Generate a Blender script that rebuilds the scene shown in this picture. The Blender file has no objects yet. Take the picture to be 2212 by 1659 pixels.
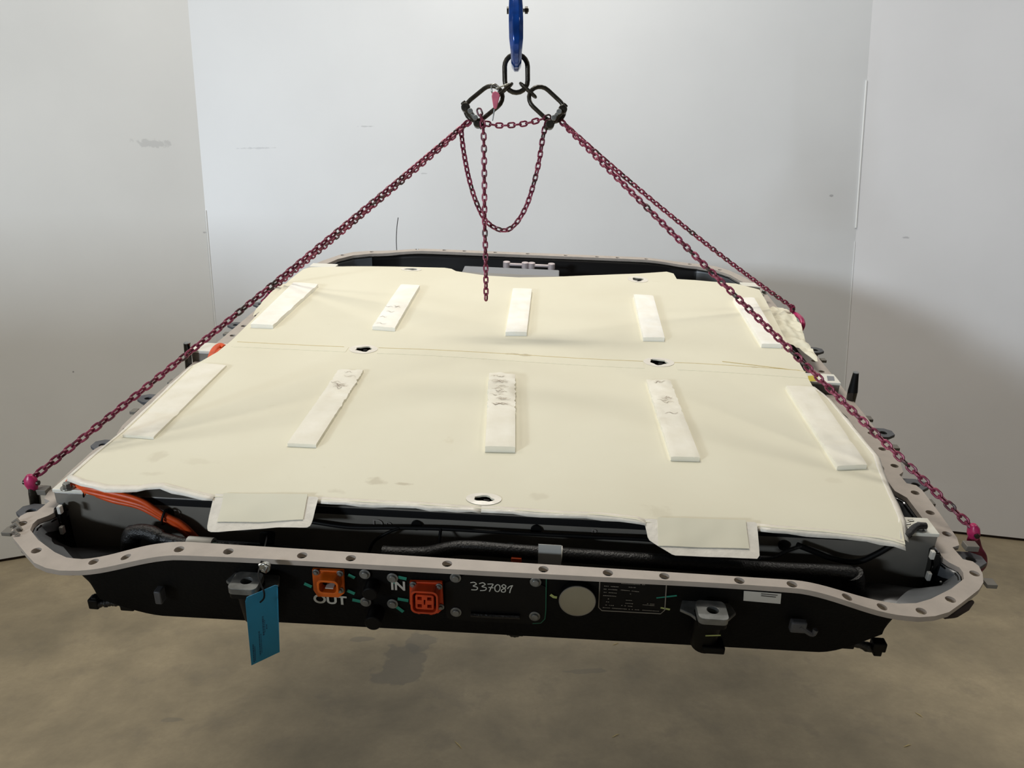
import bpy, bmesh, math, random
from mathutils import Vector, Matrix, noise
from mathutils.geometry import delaunay_2d_cdt, tessellate_polygon

random.seed(7)
scene = bpy.context.scene
COL = scene.collection
PI = math.pi

# ------------------------------------------------------------------ camera
cam_data = bpy.data.cameras.new('camera')
cam = bpy.data.objects.new('camera', cam_data)
COL.objects.link(cam)
cam_data.sensor_width = 36.0
cam_data.lens = 36.0 * 1661.0 / 2212.0
cam_data.clip_start = 0.02
_r = [(0.9999, 0.0113, 0.0), (-0.0021, 0.1894, 0.9819), (-0.0111, 0.9818, -0.1894)]
cam.matrix_world = Matrix(((_r[0][0], _r[0][1], -_r[0][2], 0.0),
                           (_r[1][0], _r[1][1], -_r[1][2], 0.0),
                           (_r[2][0], _r[2][1], -_r[2][2], 1.6),
                           (0, 0, 0, 1)))
scene.camera = cam

# ------------------------------------------------------------------ world, lights, exposure
world = bpy.data.worlds.new('world')
scene.world = world
world.use_nodes = True
world.node_tree.nodes['Background'].inputs['Color'].default_value = (1.0, 0.93, 0.82, 1)
world.node_tree.nodes['Background'].inputs['Strength'].default_value = 0.035

def area_light(name, loc, target, sx, sy, power, color, spread=PI):
    d = bpy.data.lights.new(name, 'AREA')
    d.shape = 'RECTANGLE'; d.size = sx; d.size_y = sy
    d.energy = power; d.color = color; d.spread = spread
    o = bpy.data.objects.new(name, d)
    COL.objects.link(o)
    o.location = loc
    o.rotation_euler = (Vector(target) - Vector(loc)).to_track_quat('-Z', 'Y').to_euler()
    return o

# ceiling tubes above the lifted pack, the first one close to the back wall
area_light('ceiling_tube_light', (0.15, 3.1, 4.2), (0.1, 2.7, 0.0), 1.3, 0.2, 27, (1.0, 0.96, 0.89))
area_light('ceiling_tube_light', (-0.3, 1.9, 4.2), (-0.3, 1.9, 0.0), 1.3, 0.2, 43, (1.0, 0.94, 0.84))
# lamps added to either side for ambient fill
area_light('side_fill_light', (-3.2, 1.6, 4.2), (-2.9, 2.3, 0.0), 1.2, 0.5, 34, (1.0, 0.95, 0.87))
area_light('side_fill_light', (3.2, 1.6, 4.2), (2.6, 1.9, 0.0), 1.2, 0.5, 30, (1.0, 0.95, 0.87))
# daylight from the open hall behind the photographer, to the left, coming in over the added light-blocking wall
area_light('hall_daylight', (-5.6, -5.6, 2.35), (0.6, 3.4, 1.5), 1.2, 0.75, 470, (0.80, 0.90, 1.0))

scene.view_settings.view_transform = 'Standard'
scene.view_settings.look = 'None'
scene.view_settings.gamma = 1.0
scene.view_settings.use_curve_mapping = False
scene.view_settings.exposure = 0.0

# ------------------------------------------------------------------ materials
def lin(c):
    return tuple(((x / 255.0) / 12.92 if x / 255.0 <= 0.04045 else ((x / 255.0 + 0.055) / 1.055) ** 2.4) for x in c) + (1.0,)

def mat(name, rgb, rough=0.5, metal=0.0, var=0.0, vscale=8.0, bump=0.0, bscale=60.0, rgb2=None, alpha=1.0, coat=0.0, trans=0.0, rndcol=None, spec=None):
    m = bpy.data.materials.new(name)
    m.use_nodes = True
    nt = m.node_tree; b = nt.nodes['Principled BSDF']
    b.inputs['Base Color'].default_value = lin(rgb)
    b.inputs['Roughness'].default_value = rough
    b.inputs['Metallic'].default_value = metal
    b.inputs['Alpha'].default_value = alpha
    b.inputs['Coat Weight'].default_value = coat
    if spec is not None: b.inputs['Specular IOR Level'].default_value = spec
    if trans: b.inputs['Transmission Weight'].default_value = trans
    tc = nt.nodes.new('ShaderNodeTexCoord')
    if var > 0 or rgb2 is not None:
        n = nt.nodes.new('ShaderNodeTexNoise'); n.inputs['Scale'].default_value = vscale; n.inputs['Detail'].default_value = 5
        nt.links.new(tc.outputs['Object'], n.inputs['Vector'])
        r = nt.nodes.new('ShaderNodeValToRGB')
        r.color_ramp.elements[0].position = 0.35; r.color_ramp.elements[1].position = 0.68
        c2 = rgb2 if rgb2 is not None else tuple(max(0, x * (1 - var)) for x in rgb)
        r.color_ramp.elements[0].color = lin(c2); r.color_ramp.elements[1].color = lin(rgb)
        nt.links.new(n.outputs['Fac'], r.inputs['Fac'])
        nt.links.new(r.outputs['Color'], b.inputs['Base Color'])
    if rndcol is not None:
        oi = nt.nodes.new('ShaderNodeObjectInfo'); r2 = nt.nodes.new('ShaderNodeValToRGB')
        els = r2.color_ramp.elements
        els[0].position = 0.0; els[0].color = lin(rndcol[0]); els[1].position = 1.0; els[1].color = lin(rndcol[-1])
        for k in range(1, len(rndcol) - 1):
            e = els.new(k / (len(rndcol) - 1)); e.color = lin(rndcol[k])
        n2 = nt.nodes.new('ShaderNodeTexNoise'); n2.inputs['Scale'].default_value = 120
        nt.links.new(tc.outputs['Object'], n2.inputs['Vector'])
        a = nt.nodes.new('ShaderNodeMath'); a.operation = 'MULTIPLY_ADD'; a.inputs[1].default_value = 0.8; a.inputs[2].default_value = -0.4
        nt.links.new(n2.outputs['Fac'], a.inputs[0])
        a2 = nt.nodes.new('ShaderNodeMath'); a2.operation = 'ADD'; a2.use_clamp = True
        nt.links.new(a.outputs[0], a2.inputs[0]); nt.links.new(oi.outputs['Random'], a2.inputs[1])
        nt.links.new(a2.outputs[0], r2.inputs['Fac']); nt.links.new(r2.outputs['Color'], b.inputs['Base Color'])
    if bump > 0:
        n3 = nt.nodes.new('ShaderNodeTexNoise'); n3.inputs['Scale'].default_value = bscale; n3.inputs['Detail'].default_value = 4
        nt.links.new(tc.outputs['Object'], n3.inputs['Vector'])
        bp = nt.nodes.new('ShaderNodeBump'); bp.inputs['Strength'].default_value = bump; bp.inputs['Distance'].default_value = 0.004
        nt.links.new(n3.outputs['Fac'], bp.inputs['Height']); nt.links.new(bp.outputs['Normal'], b.inputs['Normal'])
    return m

def wall_mat(name, rgb, marks):
    # painted panel with faint mottling and a few scuffs (centre x, y, z, half length, half height)
    m = mat(name, rgb, 0.42, 0, 0.03, 1.3, 0.04, 30)
    nt = m.node_tree; b = nt.nodes['Principled BSDF']
    geo = nt.nodes.new('ShaderNodeNewGeometry')
    src = b.inputs['Base Color'].links[0].from_socket
    for (c, s, dark) in marks:
        vs = nt.nodes.new('ShaderNodeVectorMath'); vs.operation = 'SUBTRACT'; vs.inputs[1].default_value = c
        nt.links.new(geo.outputs['Position'], vs.inputs[0])
        vd = nt.nodes.new('ShaderNodeVectorMath'); vd.operation = 'DIVIDE'; vd.inputs[1].default_value = s
        nt.links.new(vs.outputs[0], vd.inputs[0])
        ln = nt.nodes.new('ShaderNodeVectorMath'); ln.operation = 'LENGTH'; nt.links.new(vd.outputs[0], ln.inputs[0])
        nz = nt.nodes.new('ShaderNodeTexNoise'); nz.inputs['Scale'].default_value = 45; nz.inputs['Detail'].default_value = 6
        nt.links.new(geo.outputs['Position'], nz.inputs['Vector'])
        ad = nt.nodes.new('ShaderNodeMath'); ad.operation = 'MULTIPLY_ADD'; ad.inputs[1].default_value = 2.4; ad.inputs[2].default_value = -1.2
        nt.links.new(nz.outputs['Fac'], ad.inputs[0])
        a2 = nt.nodes.new('ShaderNodeMath'); a2.operation = 'ADD'; nt.links.new(ad.outputs[0], a2.inputs[0]); nt.links.new(ln.outputs['Value'], a2.inputs[1])
        mr = nt.nodes.new('ShaderNodeMapRange'); mr.inputs[1].default_value = 0.55; mr.inputs[2].default_value = 0.9; mr.inputs[3].default_value = dark; mr.inputs[4].default_value = 0.0
        nt.links.new(a2.outputs[0], mr.inputs[0])
        mx = nt.nodes.new('ShaderNodeMix'); mx.data_type = 'RGBA'; mx.inputs[7].default_value = lin((120, 122, 126))
        nt.links.new(mr.outputs[0], mx.inputs[0]); nt.links.new(src, mx.inputs[6]); src = mx.outputs[2]
    nt.links.new(src, b.inputs['Base Color'])
    return m

def floor_mat():
    m = bpy.data.materials.new('concrete'); m.use_nodes = True
    nt = m.node_tree; b = nt.nodes['Principled BSDF']; N = nt.nodes; L = nt.links
    geo = N.new('ShaderNodeNewGeometry')
    def nz(scale, detail, rough=0.55, dist=0.0):
        n = N.new('ShaderNodeTexNoise'); n.inputs['Scale'].default_value = scale; n.inputs['Detail'].default_value = detail
        n.inputs['Roughness'].default_value = rough; n.inputs['Distortion'].default_value = dist
        L.new(geo.outputs['Position'], n.inputs['Vector']); return n
    def ramp(src, p0, c0, p1, c1):
        r = N.new('ShaderNodeValToRGB'); e = r.color_ramp.elements
        e[0].position = p0; e[0].color = lin(c0); e[1].position = p1; e[1].color = lin(c1)
        L.new(src, r.inputs['Fac']); return r
    def mix(fac, a, c):
        x = N.new('ShaderNodeMix'); x.data_type = 'RGBA'
        L.new(fac, x.inputs[0]) if not isinstance(fac, float) else setattr(x.inputs[0], 'default_value', fac)
        for s, v in ((6, a), (7, c)):
            if isinstance(v, tuple): x.inputs[s].default_value = v
            else: L.new(v, x.inputs[s])
        return x.outputs[2]
    base = ramp(nz(1.9, 8, 0.66, 0.15).outputs['Fac'], 0.33, (130, 120, 99), 0.69, (178, 163, 134))
    fine = N.new('ShaderNodeMapRange'); L.new(nz(55, 6, 0.7).outputs['Fac'], fine.inputs[0]); fine.inputs[1].default_value = 0.35; fine.inputs[2].default_value = 0.7; fine.inputs[3].default_value = 0.0; fine.inputs[4].default_value = 0.25
    c = mix(fine.outputs[0], base.outputs['Color'], lin((132, 122, 100)))
    st = N.new('ShaderNodeMapRange'); L.new(nz(5.5, 8, 0.68, 0.2).outputs['Fac'], st.inputs[0]); st.inputs[1].default_value = 0.55; st.inputs[2].default_value = 0.68; st.inputs[3].default_value = 0.0; st.inputs[4].default_value = 0.38
    c = mix(st.outputs[0], c, lin((120, 112, 98)))
    # the darker worn patches in the concrete
    for (cx, cy, sx, sy, d) in ((-0.444, 2.6615, 0.10, 0.17, 0.55), (-0.3866, 2.8468, 0.06, 0.09, 0.5), (-0.6148, 2.8699, 0.05, 0.02, 0.5), (0.2541, 2.6158, 0.10, 0.02, 0.4), (-1.1608, 2.348, 0.05, 0.02, 0.45)):
        vs = N.new('ShaderNodeVectorMath'); vs.operation = 'SUBTRACT'; vs.inputs[1].default_value = (cx, cy, 0)
        L.new(geo.outputs['Position'], vs.inputs[0])
        vd = N.new('ShaderNodeVectorMath'); vd.operation = 'DIVIDE'; vd.inputs[1].default_value = (sx, sy, 1.0); L.new(vs.outputs[0], vd.inputs[0])
        ln = N.new('ShaderNodeVectorMath'); ln.operation = 'LENGTH'; L.new(vd.outputs[0], ln.inputs[0])
        ad = N.new('ShaderNodeMath'); ad.operation = 'MULTIPLY_ADD'; ad.inputs[1].default_value = 2.2; ad.inputs[2].default_value = -1.1
        L.new(nz(9, 5, 0.5).outputs['Fac'], ad.inputs[0])
        a2 = N.new('ShaderNodeMath'); a2.operation = 'ADD'; L.new(ad.outputs[0], a2.inputs[0]); L.new(ln.outputs['Value'], a2.inputs[1])
        mr = N.new('ShaderNodeMapRange'); L.new(a2.outputs[0], mr.inputs[0]); mr.inputs[1].default_value = 0.8; mr.inputs[2].default_value = 0.95; mr.inputs[3].default_value = d; mr.inputs[4].default_value = 0.0
        c = mix(mr.outputs[0], c, lin((112, 108, 98)))
    L.new(c, b.inputs['Base Color'])
    b.inputs['Roughness'].default_value = 0.55
    bp = N.new('ShaderNodeBump'); bp.inputs['Strength'].default_value = 0.15; bp.inputs['Distance'].default_value = 0.004
    L.new(nz(40, 6).outputs['Fac'], bp.inputs['Height']); L.new(bp.outputs['Normal'], b.inputs['Normal'])
    return m

def cover_mat():
    m = mat('cream_mat_board', (228, 224, 203), 0.62, 0, 0.0, 3.0, 0.05, 25, rgb2=(222, 217, 195), spec=0.35)
    nt = m.node_tree; b = nt.nodes['Principled BSDF']; N = nt.nodes; L = nt.links
    tc = N.new('ShaderNodeTexCoord'); src = b.inputs['Base Color'].links[0].from_socket
    n = N.new('ShaderNodeTexNoise'); n.inputs['Scale'].default_value = 9; n.inputs['Detail'].default_value = 8; n.inputs['Roughness'].default_value = 0.7
    L.new(tc.outputs['Object'], n.inputs['Vector'])
    mr = N.new('ShaderNodeMapRange'); L.new(n.outputs['Fac'], mr.inputs[0]); mr.inputs[1].default_value = 0.66; mr.inputs[2].default_value = 0.76; mr.inputs[3].default_value = 0; mr.inputs[4].default_value = 0.35
    mx = N.new('ShaderNodeMix'); mx.data_type = 'RGBA'; mx.inputs[7].default_value = lin((196, 184, 150))
    L.new(mr.outputs[0], mx.inputs[0]); L.new(src, mx.inputs[6]); src = mx.outputs[2]
    for (u, v, su, sv, d) in STAINS:
        vs = N.new('ShaderNodeVectorMath'); vs.operation = 'SUBTRACT'; vs.inputs[1].default_value = (u, v, 0.045); L.new(tc.outputs['Object'], vs.inputs[0])
        vd = N.new('ShaderNodeVectorMath'); vd.operation = 'DIVIDE'; vd.inputs[1].default_value = (su, sv, 1.0); L.new(vs.outputs[0], vd.inputs[0])
        ln = N.new('ShaderNodeVectorMath'); ln.operation = 'LENGTH'; L.new(vd.outputs[0], ln.inputs[0])
        nz = N.new('ShaderNodeTexNoise'); nz.inputs['Scale'].default_value = 34; nz.inputs['Detail'].default_value = 5; L.new(tc.outputs['Object'], nz.inputs['Vector'])
        ad = N.new('ShaderNodeMath'); ad.operation = 'MULTIPLY_ADD'; ad.inputs[1].default_value = 3.0; ad.inputs[2].default_value = -1.5; L.new(nz.outputs['Fac'], ad.inputs[0])
        a2 = N.new('ShaderNodeMath'); a2.operation = 'ADD'; L.new(ad.outputs[0], a2.inputs[0]); L.new(ln.outputs['Value'], a2.inputs[1])
        m2 = N.new('ShaderNodeMapRange'); L.new(a2.outputs[0], m2.inputs[0]); m2.inputs[1].default_value = 0.5; m2.inputs[2].default_value = 1.0; m2.inputs[3].default_value = d; m2.inputs[4].default_value = 0
        mx = N.new('ShaderNodeMix'); mx.data_type = 'RGBA'; mx.inputs[7].default_value = lin((158, 142, 112))
        L.new(m2.outputs[0], mx.inputs[0]); L.new(src, mx.inputs[6]); src = mx.outputs[2]
    L.new(src, b.inputs['Base Color'])
    return m

STAINS = [(p[0], p[1], a, c, d) for (p, a, c, d) in zip([(-0.1997, 0.1462), (-0.1527, 0.1455), (-0.5914, 0.1885), (-0.5802, 0.126), (0.0045, 0.7595), (0.0137, 0.7517), (0.2711, 0.1059), (0.0783, 0.1261), (-0.2581, 0.1103), (0.5797, 0.2338), (-0.5063, 0.1737), (0.5588, 0.7464)],
          (0.020, 0.022, 0.02, 0.03, 0.03, 0.018, 0.03, 0.02, 0.02, 0.02, 0.03, 0.008), (0.012, 0.006, 0.02, 0.01, 0.008, 0.006, 0.02, 0.012, 0.008, 0.012, 0.012, 0.006), (0.32, 0.4, 0.18, 0.15, 0.5, 0.4, 0.14, 0.16, 0.18, 0.1, 0.1, 0.35))]

M = {}
M['floor'] = floor_mat()
M['wall_back'] = wall_mat('white_wall_panel_back', (226, 228, 230), [((-1.3145, 4.1677, 2.0623), (0.12, 0.12, 0.005), 0.25), ((-0.741, 4.1561, 2.163), (0.05, 0.05, 0.004), 0.3), ((1.6693, 4.1074, 1.7851), (0.015, 0.015, 0.006), 0.5), ((-0.4419, 4.1501, 1.9232), (0.02, 0.02, 0.004), 0.3)])
M['wall_left'] = wall_mat('white_wall_panel_left', (226, 227, 226), [((-1.8118, 4.0725, 2.0801), (0.10, 0.10, 0.022), 0.22), ((-2.2323, 3.8586, 0.9449), (0.006, 0.006, 0.006), 0.8), ((-1.6242, 4.1679, 1.6352), (0.01, 0.01, 0.005), 0.4)])
M['wall_right'] = wall_mat('white_wall_panel_right', (226, 226, 228), [((2.0305, 4.023, 1.5685), (0.02, 0.02, 0.008), 0.4)])
M['gap'] = mat('dark_gap', (46, 34, 28), 0.9)
M['caulk'] = mat('white_caulk', (238, 240, 240), 0.5)
M['cover'] = cover_mat()
M['film'] = mat('translucent_film', (236, 230, 217), 0.45, 0, 0.06, 40, 0.3, 90, coat=0.1)
M['foam'] = mat('white_foam', (250, 249, 242), 0.6, 0, 0.0, 20, 0.15, 90, rgb2=(244, 240, 228))
M['foam_front'] = mat('cream_foam', (238, 234, 220), 0.6, 0, 0.0, 20, 0.15, 90, rgb2=(230, 225, 208))  # slightly darker, creamier foam for the front row
M['flange'] = mat('grey_flange_paint', (182, 172, 162), 0.5, 0, 0.06, 30, 0.08, 300)
M['tub_out'] = mat('black_tub_plastic', (9, 9, 8), 0.65, 0, 0.3, 20, 0.2, 200, spec=0.15)
M['tub_in'] = mat('grey_tub_liner', (98, 101, 104), 0.35, 0, 0.12, 6)
M['tub_black'] = mat('black_tub_liner', (14, 13, 14), 0.3)
M['beam'] = mat('grey_beam_paint', (128, 124, 116), 0.32, 0, 0.10, 9, 0.06, 40)
M['beam_top'] = mat('pale_beam_paint', (226, 224, 212), 0.4)
M['black'] = mat('black_rubber', (9, 9, 9), 0.55, spec=0.2)
M['gloss'] = mat('gloss_black', (8, 8, 8), 0.12, 0, coat=0.6)
M['hose'] = mat('black_hose', (20, 20, 20), 0.42, 0, 0.3, 80, 0.4, 300)
M['steel'] = mat('bright_steel', (168, 168, 162), 0.28, 0.85)
M['castmetal'] = mat('cast_metal', (150, 152, 150), 0.38, 0.5, 0.25, 40)
M['dark_metal'] = mat('oiled_dark_steel', (66, 62, 54), 0.34, 0.65, 0.3, 60, 0.15, 200)
M['lug'] = mat('grey_lug_coating', (88, 90, 94), 0.5, 0.1, 0.15, 30)
M['lug_light'] = mat('dull_grey_tab', (116, 112, 104), 0.55, 0.1)
M['orange'] = mat('orange_cable_sheath', (224, 84, 26), 0.45, 0, 0.12, 60)
M['orange_in'] = mat('red_orange_connector', (214, 72, 28), 0.42, 0, 0.12, 50)
M['orange_out'] = mat('amber_orange_connector', (222, 102, 14), 0.42, 0, 0.12, 50)
M['green'] = mat('green_paint_mark', (28, 132, 112), 0.6)
M['chalk'] = mat('pale_paint', (188, 188, 180), 0.7)
M['dimprint'] = mat('grey_print', (128, 122, 112), 0.7)
M['yellowmark'] = mat('pale_green_mark', (170, 180, 110), 0.6)
M['yellow'] = mat('yellow_label', (206, 186, 60), 0.5)
M['cap'] = mat('pressure_cap_grey', (146, 138, 116), 0.55, 0, 0.05, 30)
M['sticker'] = mat('white_sticker', (205, 203, 196), 0.5)
M['ink'] = mat('dark_ink', (38, 36, 40), 0.7)
M['tealtape'] = mat('green_tape', (10, 92, 70), 0.4)
M['tag'] = mat('blue_tag_card', (32, 136, 178), 0.5, 0, 0.05, 30)
M['tagink'] = mat('blue_tag_ink', (12, 62, 92), 0.7)
M['pink'] = mat('pink_painted_hook', (198, 42, 104), 0.36, 0, 0.3, 60, 0.1, 200)
M['magenta'] = mat('dark_magenta_hook', (132, 22, 62), 0.4, 0.1, 0.35, 60, 0.1, 200)
M['pinktag'] = mat('pink_plastic', (214, 108, 132), 0.5, 0, 0.1, 60)
M['blue'] = mat('blue_hook_enamel', (18, 72, 160), 0.16, 0.25, 0.25, 30, coat=0.7)
M['chain'] = mat('magenta_chain_paint', (120, 36, 66), 0.38, 0.2, bump=0.15, bscale=300,
                 rndcol=[(62, 50, 46), (108, 40, 62), (128, 44, 72), (116, 38, 62), (150, 66, 90), (98, 34, 54)])
M['tear'] = mat('foam_tear_brown', (160, 144, 126), 0.7)
M['straw'] = mat('pale_wood_sliver', (206, 186, 128), 0.7)
M['module'] = mat('dark_module_case', (20, 20, 21), 0.6, spec=0.2)
M['modgrey'] = mat('grey_control_box', (128, 130, 134), 0.45)
M['busbar'] = mat('pale_pink_busbar', (196, 184, 184), 0.4, 0.2)

# ------------------------------------------------------------------ helpers
def tag(o, label=None, cat=None, group=None, kind=None):
    if label: o['label'] = label
    if cat: o['category'] = cat
    if group: o['group'] = group
    if kind: o['kind'] = kind
    return o

def empty(name, loc=(0, 0, 0), mw=None):
    o = bpy.data.objects.new(name, None)
    o.empty_display_size = 0.05
    COL.objects.link(o)
    if mw is not None: o.matrix_world = mw
    else: o.location = loc
    return o

class MB:
    def __init__(s): s.v = []; s.f = []; s.mi = []
    def add(s, vs, fs, mi=0):
        k = len(s.v); s.v += [tuple(p) for p in vs]; s.f += [tuple(i + k for i in f) for f in fs]; s.mi += [mi] * len(fs)
        return s
    def box(s, a, b, c=None, mi=0):
        x0, x1 = sorted((a[0], b[0])); y0, y1 = sorted((a[1], b[1])); z0, z1 = sorted((a[2], b[2]))
        vs = [(x0, y0, z0), (x1, y0, z0), (x1, y1, z0), (x0, y1, z0), (x0, y0, z1), (x1, y0, z1), (x1, y1, z1), (x0, y1, z1)]
        return s.add(vs, [(0, 3, 2, 1), (4, 5, 6, 7), (0, 1, 5, 4), (1, 2, 6, 5), (2, 3, 7, 6), (3, 0, 4, 7)], mi)
    def cyl(s, p, q, r, r2=None, n=20, mi=0, caps=True):
        p = Vector(p); q = Vector(q); r2 = r if r2 is None else r2
        d = (q - p).normalized(); a = d.orthogonal().normalized(); b = d.cross(a)
        vs = []
        for c, rr in ((p, r), (q, r2)):
            for i in range(n):
                t = 2 * PI * i / n; vs.append(c + a * (rr * math.cos(t)) + b * (rr * math.sin(t)))
        fs = [(i, (i + 1) % n, n + (i + 1) % n, n + i) for i in range(n)]
        if caps: fs += [tuple(range(n - 1, -1, -1)), tuple(range(n, 2 * n))]
        return s.add(vs, fs, mi)
    def tube(s, path, r, n=10, closed=False, flat=1.0, up=None, mi=0):
        P = [Vector(p) for p in path]; m = len(P)
        R = r if isinstance(r, (list, tuple)) else [r] * m
        T = []
        for i in range(m):
            a = P[(i - 1) % m] if (closed or i > 0) else P[i]
            b = P[(i + 1) % m] if (closed or i < m - 1) else P[i]
            T.append((b - a).normalized())
        nrm = Vector(up) if up is not None else T[0].orthogonal()
        vs = []
        for i in range(m):
            if up is not None: nrm = Vector(up)
            nrm = (nrm - T[i] * nrm.dot(T[i])).normalized(); bi = T[i].cross(nrm)
            for k in range(n):
                t = 2 * PI * (k + .5) / n
                fl_i = flat[i] if isinstance(flat, (list, tuple)) else flat
                vs.append(P[i] + nrm * (R[i] * fl_i * math.cos(t)) + bi * (R[i] * math.sin(t)))
        fs = []
        for i in range(m if closed else m - 1):
            j = (i + 1) % m
            for k in range(n): fs.append((i * n + k, i * n + (k + 1) % n, j * n + (k + 1) % n, j * n + k))
        if not closed: fs += [tuple(range(n - 1, -1, -1)), tuple(range((m - 1) * n, m * n))]
        return s.add(vs, fs, mi)
    def build(s, name, m, parent=None, smooth=True, bevel=0.0, solid=0.0, mats=None):
        me = bpy.data.meshes.new(name); me.from_pydata(s.v, [], s.f); me.update()
        for mm in (mats or [m]): me.materials.append(mm)
        if mats:
            for p, i in zip(me.polygons, s.mi): p.material_index = i
        bm = bmesh.new(); bm.from_mesh(me); bmesh.ops.recalc_face_normals(bm, faces=bm.faces); bm.to_mesh(me); bm.free()
        o = bpy.data.objects.new(name, me); COL.objects.link(o)
        if parent is not None: o.parent = parent
        if solid:
            sm = o.modifiers.new('solid', 'SOLIDIFY'); sm.thickness = solid; sm.offset = 0
        if bevel:
            bv = o.modifiers.new('bevel', 'BEVEL'); bv.width = bevel; bv.segments = 2; bv.limit_method = 'ANGLE'; bv.angle_limit = 0.7
        if smooth:
            me.shade_smooth() if hasattr(me, 'shade_smooth') else None
            try: me.set_sharp_from_angle(angle=0.7)
            except Exception: pass
        return o

def inside(p, poly):
    x, y = p; c = False; j = len(poly) - 1
    for i in range(len(poly)):
        xi, yi = poly[i]; xj, yj = poly[j]
        if (yi > y) != (yj > y) and x < (xj - xi) * (y - yi) / (yj - yi) + xi: c = not c
        j = i
    return c

def dense(pts, step, closed=True):
    out = []; n = len(pts)
    for i in range(n if closed else n - 1):
        a = Vector(pts[i]); b = Vector(pts[(i + 1) % n]); k = max(1, int((b - a).length / step))
        for q in range(k): out.append(tuple(a.lerp(b, q / k)))
    if not closed: out.append(tuple(pts[-1]))
    return out

def smooth_poly(pts, it=2, closed=True):
    for _ in range(it):
        out = []; n = len(pts)
        for i in range(n if closed else n - 1):
            a = Vector(pts[i]); b = Vector(pts[(i + 1) % n])
            out += [tuple(a.lerp(b, 0.25)), tuple(a.lerp(b, 0.75))]
        if not closed: out = [tuple(pts[0])] + out + [tuple(pts[-1])]
        pts = out
    return pts

def cspline(pts, n=8):
    P = [Vector(p) for p in pts]; out = []
    for i in range(len(P) - 1):
        p0 = P[max(i - 1, 0)]; p1 = P[i]; p2 = P[i + 1]; p3 = P[min(i + 2, len(P) - 1)]
        for k in range(n):
            t = k / n
            out.append(0.5 * ((2 * p1) + (p2 - p0) * t + (2 * p0 - 5 * p1 + 4 * p2 - p3) * t * t + (3 * p1 - p0 - 3 * p2 + p3) * t ** 3))
    out.append(P[-1]); return out

def circle(c, r, n=16, r2=None, ang=0.0):
    r2 = r if r2 is None else r2
    return [(c[0] + r * math.cos(t) * math.cos(ang) - r2 * math.sin(t) * math.sin(ang), c[1] + r * math.cos(t) * math.sin(ang) + r2 * math.sin(t) * math.cos(ang)) for t in [2 * PI * i / n for i in range(n)]]

def plate(mb, outer, holes=(), th=0.004, wf=lambda u, v: 0.0, grid=0.0, mapf=None, mi=0, wallmi=None):
    """flat or gently curved plate cut from an outline with holes; mapf turns (u, v, h) into a point"""
    loops = [list(outer)] + [list(h) for h in holes]
    vs = []; es = []
    for lp in loops:
        k = len(vs); n = len(lp); vs += [Vector((p[0], p[1])) for p in lp]; es += [(k + i, k + (i + 1) % n) for i in range(n)]
    if grid > 0:
        us = [p[0] for p in outer]; vv = [p[1] for p in outer]
        nu = int((max(us) - min(us)) / grid); nv = int((max(vv) - min(vv)) / grid)
        for i in range(1, nu):
            for j in range(1, nv):
                p = (min(us) + (i + 0.5 * (j % 2)) * grid, min(vv) + j * grid)
                if inside(p, outer) and not any(inside(p, h) for h in holes): vs.append(Vector(p))
    V2, E2, F2, _, _, _ = delaunay_2d_cdt(vs, es, [], 0, 1e-7)
    keep = []
    for f in F2:
        c = (sum(V2[i][0] for i in f) / 3, sum(V2[i][1] for i in f) / 3)
        if inside(c, outer) and not any(inside(c, h) for h in holes): keep.append(tuple(f))
    mp = mapf or (lambda u, v, h: (u, v, wf(u, v) + h))
    n = len(V2)
    top = [mp(p[0], p[1], 0.0) for p in V2]; bot = [mp(p[0], p[1], -th) for p in V2]
    cnt = {}
    for f in keep:
        for i in range(3):
            e = (f[i], f[(i + 1) % 3]); cnt[frozenset(e)] = cnt.get(frozenset(e), []) + [e]
    fs = list(keep) + [tuple(i + n for i in reversed(f)) for f in keep]
    mb.add(top + bot, fs, mi)
    k = len(mb.v) - 2 * n
    for key, l in cnt.items():
        if len(l) == 1:
            a, b = l[0]; mb.f.append((k + b, k + a, k + a + n, k + b + n)); mb.mi.append(mi if wallmi is None else wallmi)
    return mb

def rrect(u0, u1, v0, v1, r, n=5):
    out = []
    for (cx, cy, a0) in ((u1 - r, v0 + r, -PI / 2), (u1 - r, v1 - r, 0), (u0 + r, v1 - r, PI / 2), (u0 + r, v0 + r, PI)):
        for i in range(n + 1):
            t = a0 + PI / 2 * i / n; out.append((cx + r * math.cos(t), cy + r * math.sin(t)))
    return out

def ss(x, a, b):
    t = min(max((x - a) / (b - a), 0), 1); return t * t * (3 - 2 * t)

def text_mesh(s, size, name, m, parent, mw, extrude=0.0004, bold=0.0):
    cu = bpy.data.curves.new(name, 'FONT'); cu.body = s; cu.size = size; cu.extrude = extrude; cu.offset = bold
    cu.align_x = 'CENTER'; cu.align_y = 'CENTER'
    t = bpy.data.objects.new(name, cu); COL.objects.link(t)
    dg = bpy.context.evaluated_depsgraph_get(); me = bpy.data.meshes.new_from_object(t.evaluated_get(dg))
    bpy.data.objects.remove(t); me.materials.clear(); me.materials.append(m)
    o = bpy.data.objects.new(name, me); COL.objects.link(o); o.parent = parent; o.matrix_local = mw
    return o

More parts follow.
